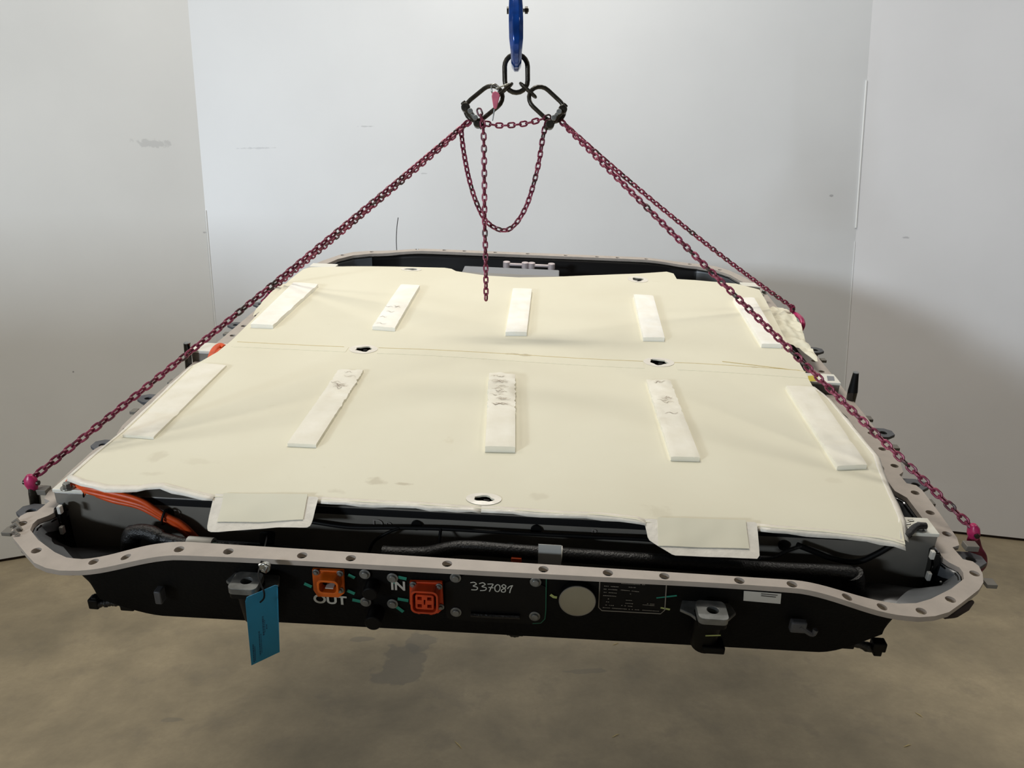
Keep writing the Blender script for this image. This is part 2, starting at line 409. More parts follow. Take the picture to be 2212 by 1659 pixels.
# ------------------------------------------------------------------ the room
def slab(name, pts, z0, z1, m, thick):
    (x0, y0), (x1, y1) = pts
    d = Vector((x1 - x0, y1 - y0, 0)).normalized(); n = Vector((-d.y, d.x, 0)) * thick
    mb = MB()
    a = Vector((x0, y0, 0)); b = Vector((x1, y1, 0))
    vs = [a + Vector((0, 0, z0)), b + Vector((0, 0, z0)), b + n + Vector((0, 0, z0)), a + n + Vector((0, 0, z0))]
    vs += [p + Vector((0, 0, z1 - z0)) for p in vs]
    mb.add(vs, [(0, 3, 2, 1), (4, 5, 6, 7), (0, 1, 5, 4), (1, 2, 6, 5), (2, 3, 7, 6), (3, 0, 4, 7)])
    return tag(mb.build(name, m, None, smooth=False), kind='structure')

fl_ = MB().box((-7, -7, -0.1), (7, 7, 0.0)).build('floor', M['floor'], None, smooth=False); tag(fl_, kind='structure')
CL = (-1.6128, 4.1737); CR = (1.8123, 4.1045)
LD = Vector((-2.609 + 2.493, 3.667 - 3.726)).normalized(); RD = Vector((2.667 - 2.445, 3.785 - 3.868)).normalized()
LE = (CL[0] + LD.x * 5.2, CL[1] + LD.y * 5.2); RE = (CR[0] + RD.x * 4.5, CR[1] + RD.y * 4.5)
GAP = 0.016
slab('wall_back', (CL, CR), GAP, 4.3, M['wall_back'], 0.08)
slab('wall_left', (LE, CL), GAP, 4.3, M['wall_left'], 0.08)
slab('wall_right', (CR, RE), GAP, 4.3, M['wall_right'], 0.08)
slab('wall_light_blocker', ((-0.75, -0.55), (-3.2, -0.55)), 0.0, 1.42, M['wall_left'], 0.08)  # unseen low wall, added to keep the pack's front face dark
slab('wall_light_blocker', ((-3.2, -0.55), (-6.0, -0.55)), 0.0, 1.85, M['wall_left'], 0.08)  # taller stretch, added to shade the lower left wall
slab('wall_light_blocker', ((3.2, -0.75), (-0.75, -0.75)), 0.0, 1.30, M['wall_left'], 0.08)  # added out of view as well, cuts the low daylight
def inset(a, b, k):
    d = Vector((b[0] - a[0], b[1] - a[1])).normalized(); n = Vector((-d.y, d.x)) * k
    return (a[0] + n.x, a[1] + n.y), (b[0] + n.x, b[1] + n.y)
slab('gap_shade_left', inset(LE, CL, 0.012), 0.0, GAP, M['gap'], 0.06)  # dark strips stand in for the shadow line under the wall panels
slab('gap_shade_back', inset(CL, CR, 0.012), 0.0, GAP, M['gap'], 0.06)
slab('gap_shade_right', inset(CR, RE, 0.012), 0.0, GAP, M['gap'], 0.06)
# thin caulk lines standing proud in the corners
def caulk(name, pts, r):
    tag(MB().tube(pts, r, 6).build(name, M['caulk'], None), kind='structure')
caulk('trim_1', [(CR[0] - 0.004, CR[1] - 0.003, 1.62), (CR[0] - 0.004, CR[1] - 0.003, 1.95), (CR[0] - 0.004, CR[1] - 0.003, 2.35)], 0.0045)
caulk('trim_2', [(CR[0] - 0.003, CR[1] - 0.002, 0.75), (CR[0] - 0.003, CR[1] - 0.002, 1.55)], 0.0022)
caulk('trim_3', [(CL[0] + 0.003, CL[1] - 0.004, 1.1), (CL[0] + 0.003, CL[1] - 0.004, 1.75)], 0.003)

# ------------------------------------------------------------------ pack frame (u right, v away, w normal to the flange)
PK = Matrix(((0.996871, 0.068912, 0.038727, -0.042229), (-0.058698, 0.973451, -0.221241, 1.088701), (-0.052945, 0.218275, 0.974450, 1.112482), (0, 0, 0, 1)))
pack = empty('battery_pack', mw=PK)
tag(pack, 'open grey-flanged vehicle battery pack with black tub hanging from four chains', 'battery pack')
P = pack

def fw(u, v):
    return 0.03 * (1 - ss(abs(u), .44, .60)) * (1 - ss(v, 0, .12)) + 0.012 * (1 - ss(abs(u), .40, .58)) * ss(v, 1.7, 1.82)

out_half = [(0, -.0545), (.45, -.053), (.56, -.056), (.617, -.057), (.640, -.052), (.664, -.041), (.69, -.02), (.733, .016), (.748, .034), (.757, .055), (.761, .075), (.757, .086), (.744, .091), (.742, .122), (.756, .129), (.762, .150), (.766, .226), (.768, .300), (.764, .316), (.749, .322), (.748, .353), (.760, .365), (.768, .40), (.772, .462), (.775, .60), (.776, 1.26), (.777, 1.538), (.768, 1.63), (.747, 1.711), (.71, 1.80), (.672, 1.85), (.62, 1.875), (.55, 1.885), (0, 1.885)]
in_half = [(0, -.030), (.60, -.030), (.625, -.026), (.650, -.014), (.692, .014), (.722, .040), (.728, .056), (.728, .068), (.718, .080), (.714, .090), (.714, .124), (.722, .150), (.729, .18), (.729, .27), (.716, .292), (.716, .345), (.728, .375), (.732, .60), (.722, .65), (.722, .80), (.735, .85), (.737, 1.3), (.737, 1.55), (.727, 1.65), (.70, 1.74), (.66, 1.80), (.60, 1.835), (.5, 1.850), (0, 1.850)]
def sk(u): return .0165 * u - .0125 * ss(abs(u), .3, .75)
def bsk(u): return sk(-.728) + (u + .728) / 1.44 * (sk(.712) - sk(-.728))
def skew(o):
    for q in o.data.vertices: q.co.y += bsk(q.co.x)
    return o
def full(h):
    return [p for p in h] + [(-p[0], p[1]) for p in reversed(h[1:-1])]
outer = [(u, v + sk(u)) for u, v in dense(full(out_half), 0.012)]
inner = [(u, v + sk(u) * (ss(abs(u), .5, .62) if v < .05 else 1.0)) for u, v in dense(full(in_half), 0.012)]
hole_c = [(.750, .160), (.750, .224), (.751, .289), (.752, .387), (.754, .455), (.757, .524), (.76, .60), (.755, .859), (.757, .93), (.757, 1.006), (.758, 1.095), (.758, 1.185), (.758, 1.36), (.757, 1.50), (.745, 1.613), (.745, .055), (.679, -.012)]
hole_c += [(-p[0], p[1]) for p in hole_c]
hole_c = [(p[0], p[1] + sk(p[0])) for p in hole_c]
hole_c += [(-0.4472, -0.0529), (-0.3744, -0.0523), (-0.2653, -0.0488), (-0.1936, -0.0469), (-0.0529, -0.0423), (0.0865, -0.04), (0.179, -0.0391), (0.2595, -0.0394), (0.3657, -0.0392), (0.4395, -0.0379), (-0.5285, -0.0546), (-0.5784, -0.057), (0.5186, -0.0423), (0.5698, -0.0419), (0.6248, -0.043)]
hole_c += [(-0.698, 1.7759), (-0.6053, 1.8416), (-0.4385, 1.8087), (-0.3358, 1.8344), (-0.2599, 1.8623), (-0.1442, 1.8689), (-0.023, 1.8694), (0.1185, 1.8736), (0.2351, 1.8665), (0.3108, 1.8456), (0.4166, 1.8183), (0.5778, 1.8711), (0.6757, 1.8034)]
def snap(c):  # keep the bolt holes of the front and rear rails on the rail's middle line
    u, v = c
    if abs(u) < .62 and v < 0.02: v = -.0425 + sk(u) * .6
    if v < .02 and .50 < abs(u) < .62: v -= .001
    if abs(u) < .60 and v > 1.7: v = 1.868
    return (u, v)
hole_c = [snap(c) for c in hole_c]
mb = plate(MB(), outer, [inner] + [circle(c, 0.0074, 14) for c in hole_c], 0.0085, fw)
mb.build('flange', M['flange'], P, smooth=True)

# tub: lofted shell under the flange, liner inside
def floorw(u): return -0.106 + 0.0155 * u
ring0 = inner
def tub_ring(k):
    out = []
    for (u, v) in ring0:
        s = 1 if u >= 0 else -1
        w0 = fw(u, v) - 0.0086
        au = min(abs(u), .738)
        lim = .590 + max(0, (v - sk(u)) + .030) * 1.12      # the lower corner is cut off
        tu = min(au, lim, .732); tv = v
        if au > lim and v < .12: tv = v + .25 * (au - lim)
        if v > 1.70: tv = min(v, 1.82)
        q = k ** 0.9
        wb = floorw(u) + .075 * ss(abs(u), .50, .67) * (1 - ss(v, .0, .13))
        out.append((s * (au + (tu - au) * (k ** 1.2)), v + (tv - v) * k, w0 + (wb - w0) * q))
    return out
mb = MB(); K = [0, .12, .3, .5, .7, .85, .96, 1.0]; n = len(ring0)
for k in K: mb.v += tub_ring(k)
for i in range(len(K) - 1):
    for j in range(n): mb.f.append((i * n + j, i * n + (j + 1) % n, (i + 1) * n + (j + 1) % n, (i + 1) * n + j)); mb.mi.append(0)
base = mb.v[-n:]
mb.v += [(max(-.45, min(.45, q[0])), max(.16, min(1.70, q[1])), floorw(q[0])) for q in base]
for j in range(n): mb.f.append(((len(K) - 1) * n + j, (len(K) - 1) * n + (j + 1) % n, len(K) * n + (j + 1) % n, len(K) * n + j)); mb.mi.append(0)
mb.v += [(-.45, .16, floorw(-.45) - .0002), (.45, .16, floorw(.45) - .0002), (.45, 1.70, floorw(.45) - .0002), (-.45, 1.70, floorw(-.45) - .0002)]
mb.f.append(tuple(range(len(mb.v) - 4, len(mb.v)))); mb.mi.append(0)
for i, f in enumerate(mb.f):
    if sum(abs(mb.v[q][0]) for q in f) / len(f) < .60 or (sum(mb.v[q][2] for q in f) / len(f) < -.030 and sum(mb.v[q][1] for q in f) / len(f) < .2): mb.mi[i] = 2
tub = mb.build('tub', None, P, smooth=True, mats=[M['tub_out'], M['tub_in'], M['tub_out'], M['tub_black']])
sm = tub.modifiers.new('solid', 'SOLIDIFY'); sm.thickness = 0.003; sm.offset = -1; sm.material_offset = 1

# small lip / sealing bead on the inside of the flange
mb = MB().tube([(u, v, fw(u, v) - 0.0115) for u, v in [(p[0] * 0.997, p[1] + (0.002 if p[1] < .8 else -0.002)) for p in inner]], 0.0028, 6, closed=True)
mb.build('seal_bead', M['gloss'], P)

# ------------------------------------------------------------------ cross beams
def beam(v0, v1, ul, ur, wt, wb, lipw=0.0):
    mb = MB().box((ul, v0, wb), (ur, v1, wt))
    for i, q in enumerate(mb.v): mb.v[i] = (q[0], q[1] + (bsk(q[0]) if q[1] < .3 else 0), q[2])
    return mb.build('cross_beam', M['beam'], P, smooth=False, bevel=0.0015)
b1 = beam(.1175, .160, -.728, .712, .021, -.094)
for (a, b) in ((-.729, -.60), (.60, .713)):
    skew(MB().box((a, .1160, .0212), (b, .162, .0275)).build('end_cap', M['beam_top'], b1, smooth=False, bevel=0.0012))
skew(MB().box((-.60, .1165, .006), (.60, .122, .0195)).build('shadow_lip', M['module'], b1, smooth=False, bevel=0.001))  # dark strip put in for the cover's shadow on the beam face
b2 = beam(.722, .772, -.782, .752, .022, -.095)
for (a, b) in ((-.783, -.69), (.645, .753)):
    MB().box((a, .7205, .0222), (b, .774, .0285)).build('end_cap', M['beam_top'], b2, smooth=False, bevel=0.0012)
b3 = beam(1.505, 1.545, -.735, .748, .022, -.095)
for (a, b) in ((-.736, -.65), (.69, .749)):
    MB().box((a, 1.5035, .0222), (b, 1.547, .0285)).build('end_cap', M['beam_top'], b3, smooth=False, bevel=0.0012)

def bolt(p, ax, r=0.008, h=0.006, m=None, name='bolt', parent=None, washer=True, hexa=True):
    p = Vector(p); ax = Vector(ax)
    mb = MB()
    if washer: mb.cyl(p, p + ax * 0.002, r * 1.55, n=20)
    mb.cyl(p + ax * 0.002, p + ax * (0.002 + h), r, r * 0.94, n=6 if hexa else 18)
    return mb.build(name, m or M['steel'], parent or P, bevel=0.0006)
for p in [(-0.7049, 0.0979, 0.0275), (0.6846, 0.1265, 0.0275), (0.7417, 1.4308, 0.0275)]: bolt(p, (0, 0, 1), 0.0075, 0.008, parent=P)

# modules under the cover
for (u0, u1) in ((-.655, -.34), (-.33, -.01), (0.0, .32), (.33, .64)):
    for (v0, v1) in ((.165, .44), (.45, .712), (.785, 1.06), (1.07, 1.38)):
        MB().box((u0, v0, -.095), (u1, v1, .026)).build('module_block', M['module'], P, smooth=False, bevel=0.004)
# side liner rails seen between the cover and the flange
for s in (-1, 1):
    for (v0, v1) in ((.17, .705), (.79, 1.49)):
        MB().box((s * .662, v0, -.09), (s * .714, v1, -.020)).build('side_rail', M['tub_in'], P, smooth=False, bevel=0.002)

# beam face features
for p in [(-0.5371, 0.0952, -0.0077), (-0.1242, 0.1021, -0.0055), (0.0719, 0.1054, -0.0025), (0.4723, 0.112, -0.0075)]:
    MB().cyl(p, (p[0], p[1] - 0.004, p[2]), 0.0088, n=20).build('plug', M['black'], b1)
def face_text(s, size, px, m, nm='printed_text', v=None, par=None, bold=0.0):
    p = px
    v = p[1] - .0004 if v is None else v
    mw = Matrix.Translation((p[0], v, p[2])) @ Matrix.Rotation(PI / 2, 4, 'X')
    return text_mesh(s, size, nm, m, par or P, mw, 0.0003, bold)
dimw = mat('dim_print', (132, 126, 120), 0.6)
for s, size, p in (('B', .026, (-0.5234, 0.0955, -0.0105)), ('D', .026, (-0.1887, 0.101, -0.0094)), ('D', .014, (-0.1702, 0.1013, -0.0092)), ('B', .020, (0.1664, 0.1069, -0.0048))):
    face_text(s, size, p, dimw)

# white data label wrapped on hose etc. are built with the cables below
# ------------------------------------------------------------------ end blades beside the beam (gloss black)
for s, vb, prof, clip, tips in (
        (-1, .066, [(-0.7152, 0.0077), (-0.703, 0.0103), (-0.7064, -0.0203), (-0.7093, -0.0525), (-0.7131, -0.0778), (-0.7244, -0.0712), (-0.7337, -0.0552), (-0.734, -0.0424), (-0.7232, -0.0288)], [(-0.7149, 0.05, -0.0335), (-0.7193, 0.05, -0.0466), (-0.7182, 0.05, -0.0593), (-0.712, 0.05, -0.0671)], [(-0.7003, 0.06, 0.009), (-0.7049, 0.06, -0.0306)]),
        (1, .088, [(0.6953, 0.0087), (0.7053, 0.0112), (0.712, 0.0012), (0.718, -0.0287), (0.7284, -0.0478), (0.7284, -0.0679), (0.7122, -0.0729), (0.7044, -0.0588), (0.6997, -0.0391), (0.6988, -0.0176)], [(0.7083, 0.07, -0.0298), (0.7123, 0.07, -0.0403), (0.7107, 0.07, -0.0512), (0.7054, 0.07, -0.0589)], [(0.6907, 0.08, 0.0107), (0.6947, 0.08, -0.0297)])):
    nn = len(prof); vs = [(a, vb, b) for a, b in prof] + [(a, vb + .018, b) for a, b in prof]
    bl = MB().add(vs, [tuple(range(nn)), tuple(range(2 * nn - 1, nn - 1, -1))] + [(i, (i + 1) % nn, nn + (i + 1) % nn, nn + i) for i in range(nn)]).build('guide_blade', M['gloss'], P, bevel=.003)
    MB().tube(cspline(clip, 6), .0016, 8).build('guide_clip', M['castmetal'], bl)
    for q in tips: MB().box((q[0] - .003, q[1] - .002, q[2] - .007), (q[0] + .003, q[1] + .006, q[2] + .007)).build('guide_tip', M['sticker'], bl, bevel=.001)

# ------------------------------------------------------------------ front face of the tub (v = const)
FV = -.0315
def fpt(p, d=0.0): return (p[0], FV - d, p[1])
def fplate(name, outline, th, m, parent=None, holes=(), d=0.0, bevel=0.0):
    """plate standing on the front face: outline in (u, w), th towards the viewer"""
    mb = plate(MB(), outline, holes, th, mapf=lambda u, w, h: (u, FV - d - th - h, w))
    return mb.build(name, m, parent or P, bevel=bevel, smooth=False)

# connector OUT
c_out = fplate('connector_out', [(-0.2557, -0.0008), (-0.2082, 0.0003), (-0.2092, -0.0406), (-0.2182, -0.0491), (-0.2509, -0.05), (-0.2565, -0.0384)], 0.006, M['orange_out'], bevel=0.001)
tag(c_out, label='amber connector marked OUT')
OC = (-0.2282, -0.056, -0.0162)
def ringbox(cu, cw, a, b, wall, v0, v1, m, name, parent, r=0.006, back=True):
    o = rrect(cu - a, cu + a, cw - b, cw + b, r); i = rrect(cu - a + wall, cu + a - wall, cw - b + wall, cw + b - wall, max(r - wall * .6, .001))
    mb = plate(MB(), o, [i], abs(v1 - v0), mapf=lambda u, w, h: (u, v0 - h - abs(v1 - v0), w))
    return mb.build(name, m, parent, smooth=False, bevel=0.0006)
hs = ringbox(OC[0] + .001, OC[2] + .001, .0160, .0125, .0035, -.037, -.058, M['orange_out'], 'housing', c_out, .007)
MB().box((OC[0] - .011, -.040, OC[2] - .008), (OC[0] + .013, -.042, OC[2] + .009)).build('socket_floor', M['black'], c_out)
MB().box((OC[0] - .004, -.042, OC[2] - .004), (OC[0] + .008, -.054, OC[2] - .0025)).build('contact', M['sticker'], c_out)
for p in [(-0.2493, -0.04, -0.0035), (-0.2132, -0.04, -0.0032), (-0.2144, -0.04, -0.0338)]: bolt((p[0], -.038, p[2]), (0, -1, 0), 0.0034, 0.003, M['castmetal'], parent=c_out)
# connector IN
c_in = fplate('connector_in', [(-0.11, -0.0114), (-0.0615, -0.0092), (-0.0598, -0.0571), (-0.0676, -0.0665), (-0.1015, -0.0676), (-0.111, -0.0526)], 0.006, M['orange_in'], bevel=0.001)
tag(c_in, label='red-orange connector marked IN')
IC = (-0.0852, -0.054, -0.035)
ringbox(IC[0], IC[2] + .002, .0205, .0205, .0032, -.037, -.056, M['orange_in'], 'housing', c_in, .009)
MB().box((IC[0] - .017, -.038, IC[2] - .015), (IC[0] + .017, -.040, IC[2] + .019)).build('socket_floor', M['black'], c_in)
ob = rrect(IC[0] - .0135, IC[0] + .0135, IC[2] - .0115, IC[2] + .0145, .003)
hl = [[(IC[0] + x0, IC[2] + z0), (IC[0] + x1, IC[2] + z0), (IC[0] + x1, IC[2] + z1), (IC[0] + x0, IC[2] + z1)] for (x0, x1, z0, z1) in ((-.0105, -.004, .005, .011), (.004, .0105, .005, .011), (-.0105, -.004, -.0085, -.0025), (.004, .0105, -.0085, -.0025), (-.0012, .0012, -.003, .006))]
plate(MB(), ob, hl, .013, mapf=lambda u, w, h: (u, -.054 - h - .0, w)).build('contact_block', M['orange_in'], c_in, smooth=False)
for x in (-.009, .009): MB().box((IC[0] + x - .002, -.04, IC[2] - .0225), (IC[0] + x + .002, -.052, IC[2] - .018)).build('latch_foot', M['orange_in'], c_in)
for p in [(-0.1044, -0.04, -0.0148), (-0.0659, -0.04, -0.0151), (-0.0634, -0.04, -0.0525)]: bolt((p[0], -.038, p[2]), (0, -1, 0), 0.0034, 0.003, M['castmetal'], parent=c_in)

face_text('OUT', .0215, (-0.2336, -0.0325, -0.0587), M['chalk'], v=-.0328, bold=.0006).scale = (1.12, 1, 1)
face_text('IN', .0225, (-0.1283, -0.0325, -0.0243), M['chalk'], v=-.0328, bold=.0006)

# plugs and pipe stubs
for (p, r, l) in (((-0.1662, -0.05, -0.0253), .0115, .025), ((-0.1628, -0.05, -0.075), .0125, .030)):
    s = MB().cyl((p[0], -.030, p[2]), (p[0], -.030 - l, p[2]), r, n=24).build('pipe_stub', M['black'], P, bevel=0.002)
for p in [(-0.1776, -0.033, -0.0058), (-0.1787, -0.033, -0.0573), (-0.0421, -0.033, -0.0019), (-0.0414, -0.033, -0.0653), (0.0761, -0.033, -0.0001), (0.0773, -0.033, -0.0633), (-0.1361, -0.033, -0.0093), (-0.1377, -0.033, -0.0575)]:
    bolt((p[0], -.0322, p[2]), (0, -1, 0), .0055, .003, M['castmetal'], hexa=False)
def stroke(pts, r, m, name='paint_mark', v=-.0322, parent=None):
    MB().tube([(a, v, b) for a, b in pts], r, 6, flat=0.18, up=(0, 1, 0)).build(name, m, parent or P)
for seg in ([(-0.203, -0.0098), (-0.1936, -0.015)], [(-0.2713, -0.0314), (-0.2604, -0.0365)], [(-0.2062, -0.0391), (-0.1952, -0.0443)], [(-0.1993, -0.0559), (-0.186, -0.0583)], [(-0.1298, -0.0485), (-0.1137, -0.0507)], [(-0.1324, -0.0636), (-0.122, -0.0724)], [(-0.1278, -0.0082), (-0.1154, -0.0106)], [(-0.1406, -0.0151), (-0.1282, -0.0209)]):
    stroke(seg, .0028, M['green'])
stroke([(0.2538, -0.0157), (0.2827, -0.0092)], .0013, M['green'])
stroke([(0.0989, -0.0223), (0.1039, -0.0262), (0.1087, -0.0266)], .0022, M['yellowmark'])
stroke([(0.2617, -0.0329), (0.2755, -0.0352)], .0016, M['yellowmark'])

# access plate with the hand-written number
ap = fplate('access_plate', smooth_poly([(-0.0571, 0.0078), (0.0912, 0.0102), (0.0934, -0.0655), (0.0897, -0.0772), (0.0814, -0.0788), (-0.0485, -0.0818), (-0.0576, -0.0754)], 1), .0012, M['black'])
stroke([(0.0915, 0.006), (0.0934, -0.0515), (0.0928, -0.0673), (0.0869, -0.0757), (0.0744, -0.0776)], .0007, M['tealtape'], 'edge_line', v=-.0330, parent=ap)
MB().tube([(-0.0186, -0.036, -0.0661), (0.0184, -0.036, -0.0657), (0.0552, -0.036, -0.0643)], .0035, 8).build('pressed_ridge', M['hose'], ap)
digits = [
 [(-0.02, -0.009), (-0.0145, -0.0077), (-0.011, -0.0108), (-0.0158, -0.0146), (-0.0096, -0.0166), (-0.0109, -0.021), (-0.0185, -0.0216)],
 [(-0.0069, -0.0097), (-0.0015, -0.0075), (0.002, -0.0106), (-0.0028, -0.0144), (0.0035, -0.0164), (0.0021, -0.0208), (-0.0054, -0.0222)],
 [(0.0054, -0.0095), (0.0136, -0.0089), (0.011, -0.015), (0.0084, -0.0228)], [(0.0069, -0.0153), (0.0144, -0.0156)],
 [(0.0198, -0.0092), (0.0165, -0.0137), (0.0173, -0.0204), (0.0214, -0.0218), (0.0241, -0.0165), (0.0232, -0.0106), (0.0198, -0.0092)],
 [(0.0328, -0.0107), (0.0294, -0.0085), (0.0267, -0.012), (0.0316, -0.0159), (0.0317, -0.021), (0.0276, -0.0221), (0.0262, -0.0189), (0.0315, -0.0142), (0.0328, -0.0107)],
 [(0.035, -0.0156), (0.0383, -0.0111), (0.043, -0.0091)], [(0.0424, -0.0091), (0.0398, -0.0161), (0.0386, -0.023)]]
mb = MB()
for d in digits:
    mb.tube(cspline([(a, -.0334, b) for a, b in d], 4), .00085, 6, flat=0.3, up=(0, 1, 0))
mb.build('handwritten_number', M['chalk'], ap)

# round vent cap
cp = (0.1382, -0.044, -0.0208)
cap = MB().cyl((cp[0], -.030, cp[2]), (cp[0], -.0435, cp[2]), .0268, n=40).build('vent_cap', M['black'], P, bevel=.002)
MB().cyl((cp[0], -.0435, cp[2]), (cp[0], -.0452, cp[2]), .0262, n=40).build('cap_disc', M['cap'], cap, bevel=.0006)
MB().tube([(cp[0] + .0262 * math.cos(t), -.0446, cp[2] + .0262 * math.sin(t)) for t in [2 * PI * i / 40 for i in range(40)]], .0009, 6, closed=True).build('cap_rim', M['dimprint'], cap)

# type plate: outline, text lines (the square code is left out)
tp_o = [(0.1692, 0.013), (0.171, -0.0391), (0.1762, -0.0447), (0.2627, -0.0435), (0.2681, -0.0362), (0.2653, 0.014)]
tp = fplate('type_plate', [(0.1694, 0.011), (0.1711, -0.0403), (0.1757, -0.046), (0.2636, -0.0447), (0.2683, -0.0375), (0.2653, 0.0152)], .0008, M['black'])
MB().tube([(a, -.0330, b) for a, b in tp_o], .0008, 6, flat=.4, up=(0, 1, 0)).build('border_line', M['dimprint'], tp)
mb = MB()
for (x0, y0, x1, y1) in ((1305, 1265.5, 1337, 1267.5), (1304, 1272, 1334, 1274), (1304, 1279, 1333, 1281), (1303, 1286, 1332, 1288), (1309, 1293, 1321, 1294), (1309, 1299.5, 1317, 1300.5), (1308, 1306.5, 1327, 1308), (1302, 1312, 1424, 1320), (1342, 1260, 1394, 1263), (1358, 1268, 1374, 1269), (1341, 1274, 1381, 1278), (1357, 1282.5, 1364, 1283), (1352, 1296, 1366, 1297), (1351, 1302.5, 1368, 1304), (1342, 1307.5, 1374, 1310.5), (1388, 1303, 1414, 1305), (1388, 1306, 1414, 1308)):
    pass
LNS = [[(0.1762, 0.0007), (0.1977, 0.0007)], [(0.1759, -0.0048), (0.1962, -0.0048)], [(0.1764, -0.0106), (0.196, -0.0107)], [(0.1761, -0.0165), (0.1958, -0.0166)], [(0.1806, -0.0221), (0.1888, -0.0223)], [(0.1811, -0.0276), (0.1865, -0.028)], [(0.1808, -0.0336), (0.1938, -0.0338)], [(0.1771, -0.0386), (0.2602, -0.0386)], [(0.2005, 0.0072), (0.2353, 0.0075)], [(0.2118, 0.0014), (0.2225, 0.0015)], [(0.2008, -0.0044), (0.2279, -0.0056)], [(0.2122, -0.0107), (0.2169, -0.0107)], [(0.2098, -0.0223), (0.2193, -0.0223)], [(0.2096, -0.0278), (0.2212, -0.0281)], [(0.2039, -0.0325), (0.2257, -0.0333)], [(0.2345, -0.0262), (0.2522, -0.0264)], [(0.2348, -0.0287), (0.2524, -0.029)]]
rnd = random.Random(3)
for (a, b) in LNS:
    L = max(1, int((b[0] - a[0]) / .0022)); t0 = 0
    for k in range(L):
        if rnd.random() < .14: continue
        p = Vector(a).lerp(Vector(b), k / L); h = .0012 * (0.7 + .5 * rnd.random())
        mb.box((p.x, -.0332, p.y - h / 2), (p.x + .0017, -.0335, p.y + h / 2))
tag(mb.build('plate_lettering', M['dimprint'], tp, smooth=False), kind='stuff')

# white sticker on the right of the front face
st = fplate('sticker', [(0.3771, 0.0068), (0.379, -0.0106), (0.4323, -0.0121), (0.4306, 0.0061)], .0006, M['sticker'])
mb = MB()
for a, b in [[(0.4018, 0.0042), (0.4256, 0.0036)], [(0.4023, 0.0009), (0.4236, 0.0001)]]:
    for k in range(12):
        p = Vector(a).lerp(Vector(b), k / 12); mb.box((p.x, -.0332, p.y - .0005), (p.x + .0015, -.0334, p.y + .0006))
tag(mb.build('sticker_lettering', M['ink'], st, smooth=False), kind='stuff')

# front mounts: cast ears with elongated holes
def mount(cu, w0, right=False):
    e = MB()
    wing = [(cu - .040, -.050), (cu - .026, -.060), (cu - .012, -.080), (cu + .014, -.080), (cu + .030, -.062), (cu + .040, -.050), (cu + .034, -.030), (cu - .034, -.030)]
    wg = plate(MB(), wing, [], .005, mapf=lambda u, v, h: (u, v, w0 - .012 + h - .10 * abs(u - cu) ** 1.0 * .6)).build('mount', M['castmetal'], P, bevel=.001)
    pd = rrect(cu - .021, cu + .021, -.090, -.050, .008); ho = circle((cu + .001, -.070), .0085, 20, .0080)
    plate(MB(), pd, [ho], .010, mapf=lambda u, v, h: (u, v, w0 + .004 + h)).build('pad', M['castmetal'], wg, bevel=.001)
    plate(MB(), rrect(cu - .0205, cu + .0205, -.089, -.050, .008), [], .008, mapf=lambda u, v, h: (u, v, w0 - .0062 + h)).build('rubber_block', M['black'], wg)
    MB().cyl((cu, -.058, w0 - .014), (cu, -.050, w0 - .075), .021, .018, n=24).build('post', M['black'], wg)
    return wg
mount(-0.3429, -.006)
mount(0.326, -.004)
MB().tube([(-0.3079, -0.09, 0.0341), (-0.302, -0.092, 0.0329), (-0.3016, -0.088, 0.0379), (-0.3086, -0.08, 0.0369), (-0.3155, -0.08, 0.0348)], .0022, 8).build('hook_ring', M['steel'], P)
MB().cyl((-0.3065, -0.085, 0.0336), (-0.3061, -0.075, 0.0333), .0085, .006, n=16).build('rivet', M['steel'], P, bevel=.002)
# lower right mount foot with green edge
MB().box((0.3202, -0.05, -0.0636), (0.3527, -0.075, -0.0755)).build('foot_block', M['black'], P, bevel=.002)
stroke([(0.3209, -0.0411), (0.342, -0.0385)], .0012, M['yellowmark'], v=-.0765)

# clips, harness ends and rags along the lower edge
MB().box((-0.4981, -0.036, -0.0492), (-0.4873, -0.052, -0.0729)).build('cable_clip', M['lug'], P, bevel=.002)
MB().box((0.448, -0.036, -0.0315), (0.4713, -0.048, -0.0509)).build('cable_clip', M['lug'], P, bevel=.003)
MB().tube(cspline([(0.4614, -0.045, -0.0388), (0.4707, -0.045, -0.0465), (0.4817, -0.045, -0.0524), (0.4847, -0.045, -0.0436)], 5), .004, 8).build('cable_clip', M['lug'], P)
def harness_end(pts, r, bits, seed):
    rr = random.Random(seed)
    o = MB().tube(cspline(pts, 6), [r * (0.9 + .35 * rr.random()) for _ in range((len(pts) - 1) * 6 + 1)], 10).build('harness_end', M['hose'], P)
    for (p, sz) in bits:
        MB().box((p[0] - sz[0], p[1] - sz[1], p[2] - sz[2]), (p[0] + sz[0], p[1] + sz[1], p[2] + sz[2])).build('plug_housing', M['black'], o, bevel=.002)
harness_end([(-0.5539, -0.02, -0.1095), (-0.5692, -0.02, -0.1026), (-0.5862, -0.02, -0.1012), (-0.5995, -0.02, -0.1041), (-0.6119, -0.02, -0.1061)], .0062, [((-0.6159, -0.02, -0.1037), (.008, .008, .009)), ((-0.5617, -0.02, -0.1065), (.011, .008, .005)), ((-0.6143, -0.02, -0.0953), (.005, .006, .004))], 1)
harness_end([(0.536, -0.02, -0.0859), (0.5525, -0.02, -0.0836), (0.5683, -0.02, -0.0875), (0.5816, -0.02, -0.0926), (0.5908, -0.02, -0.0945)], .0062, [((0.5916, -0.02, -0.0855), (.010, .008, .008)), ((0.591, -0.02, -0.0953), (.006, .008, .006)), ((0.5447, -0.02, -0.0851), (.010, .008, .006))], 2)
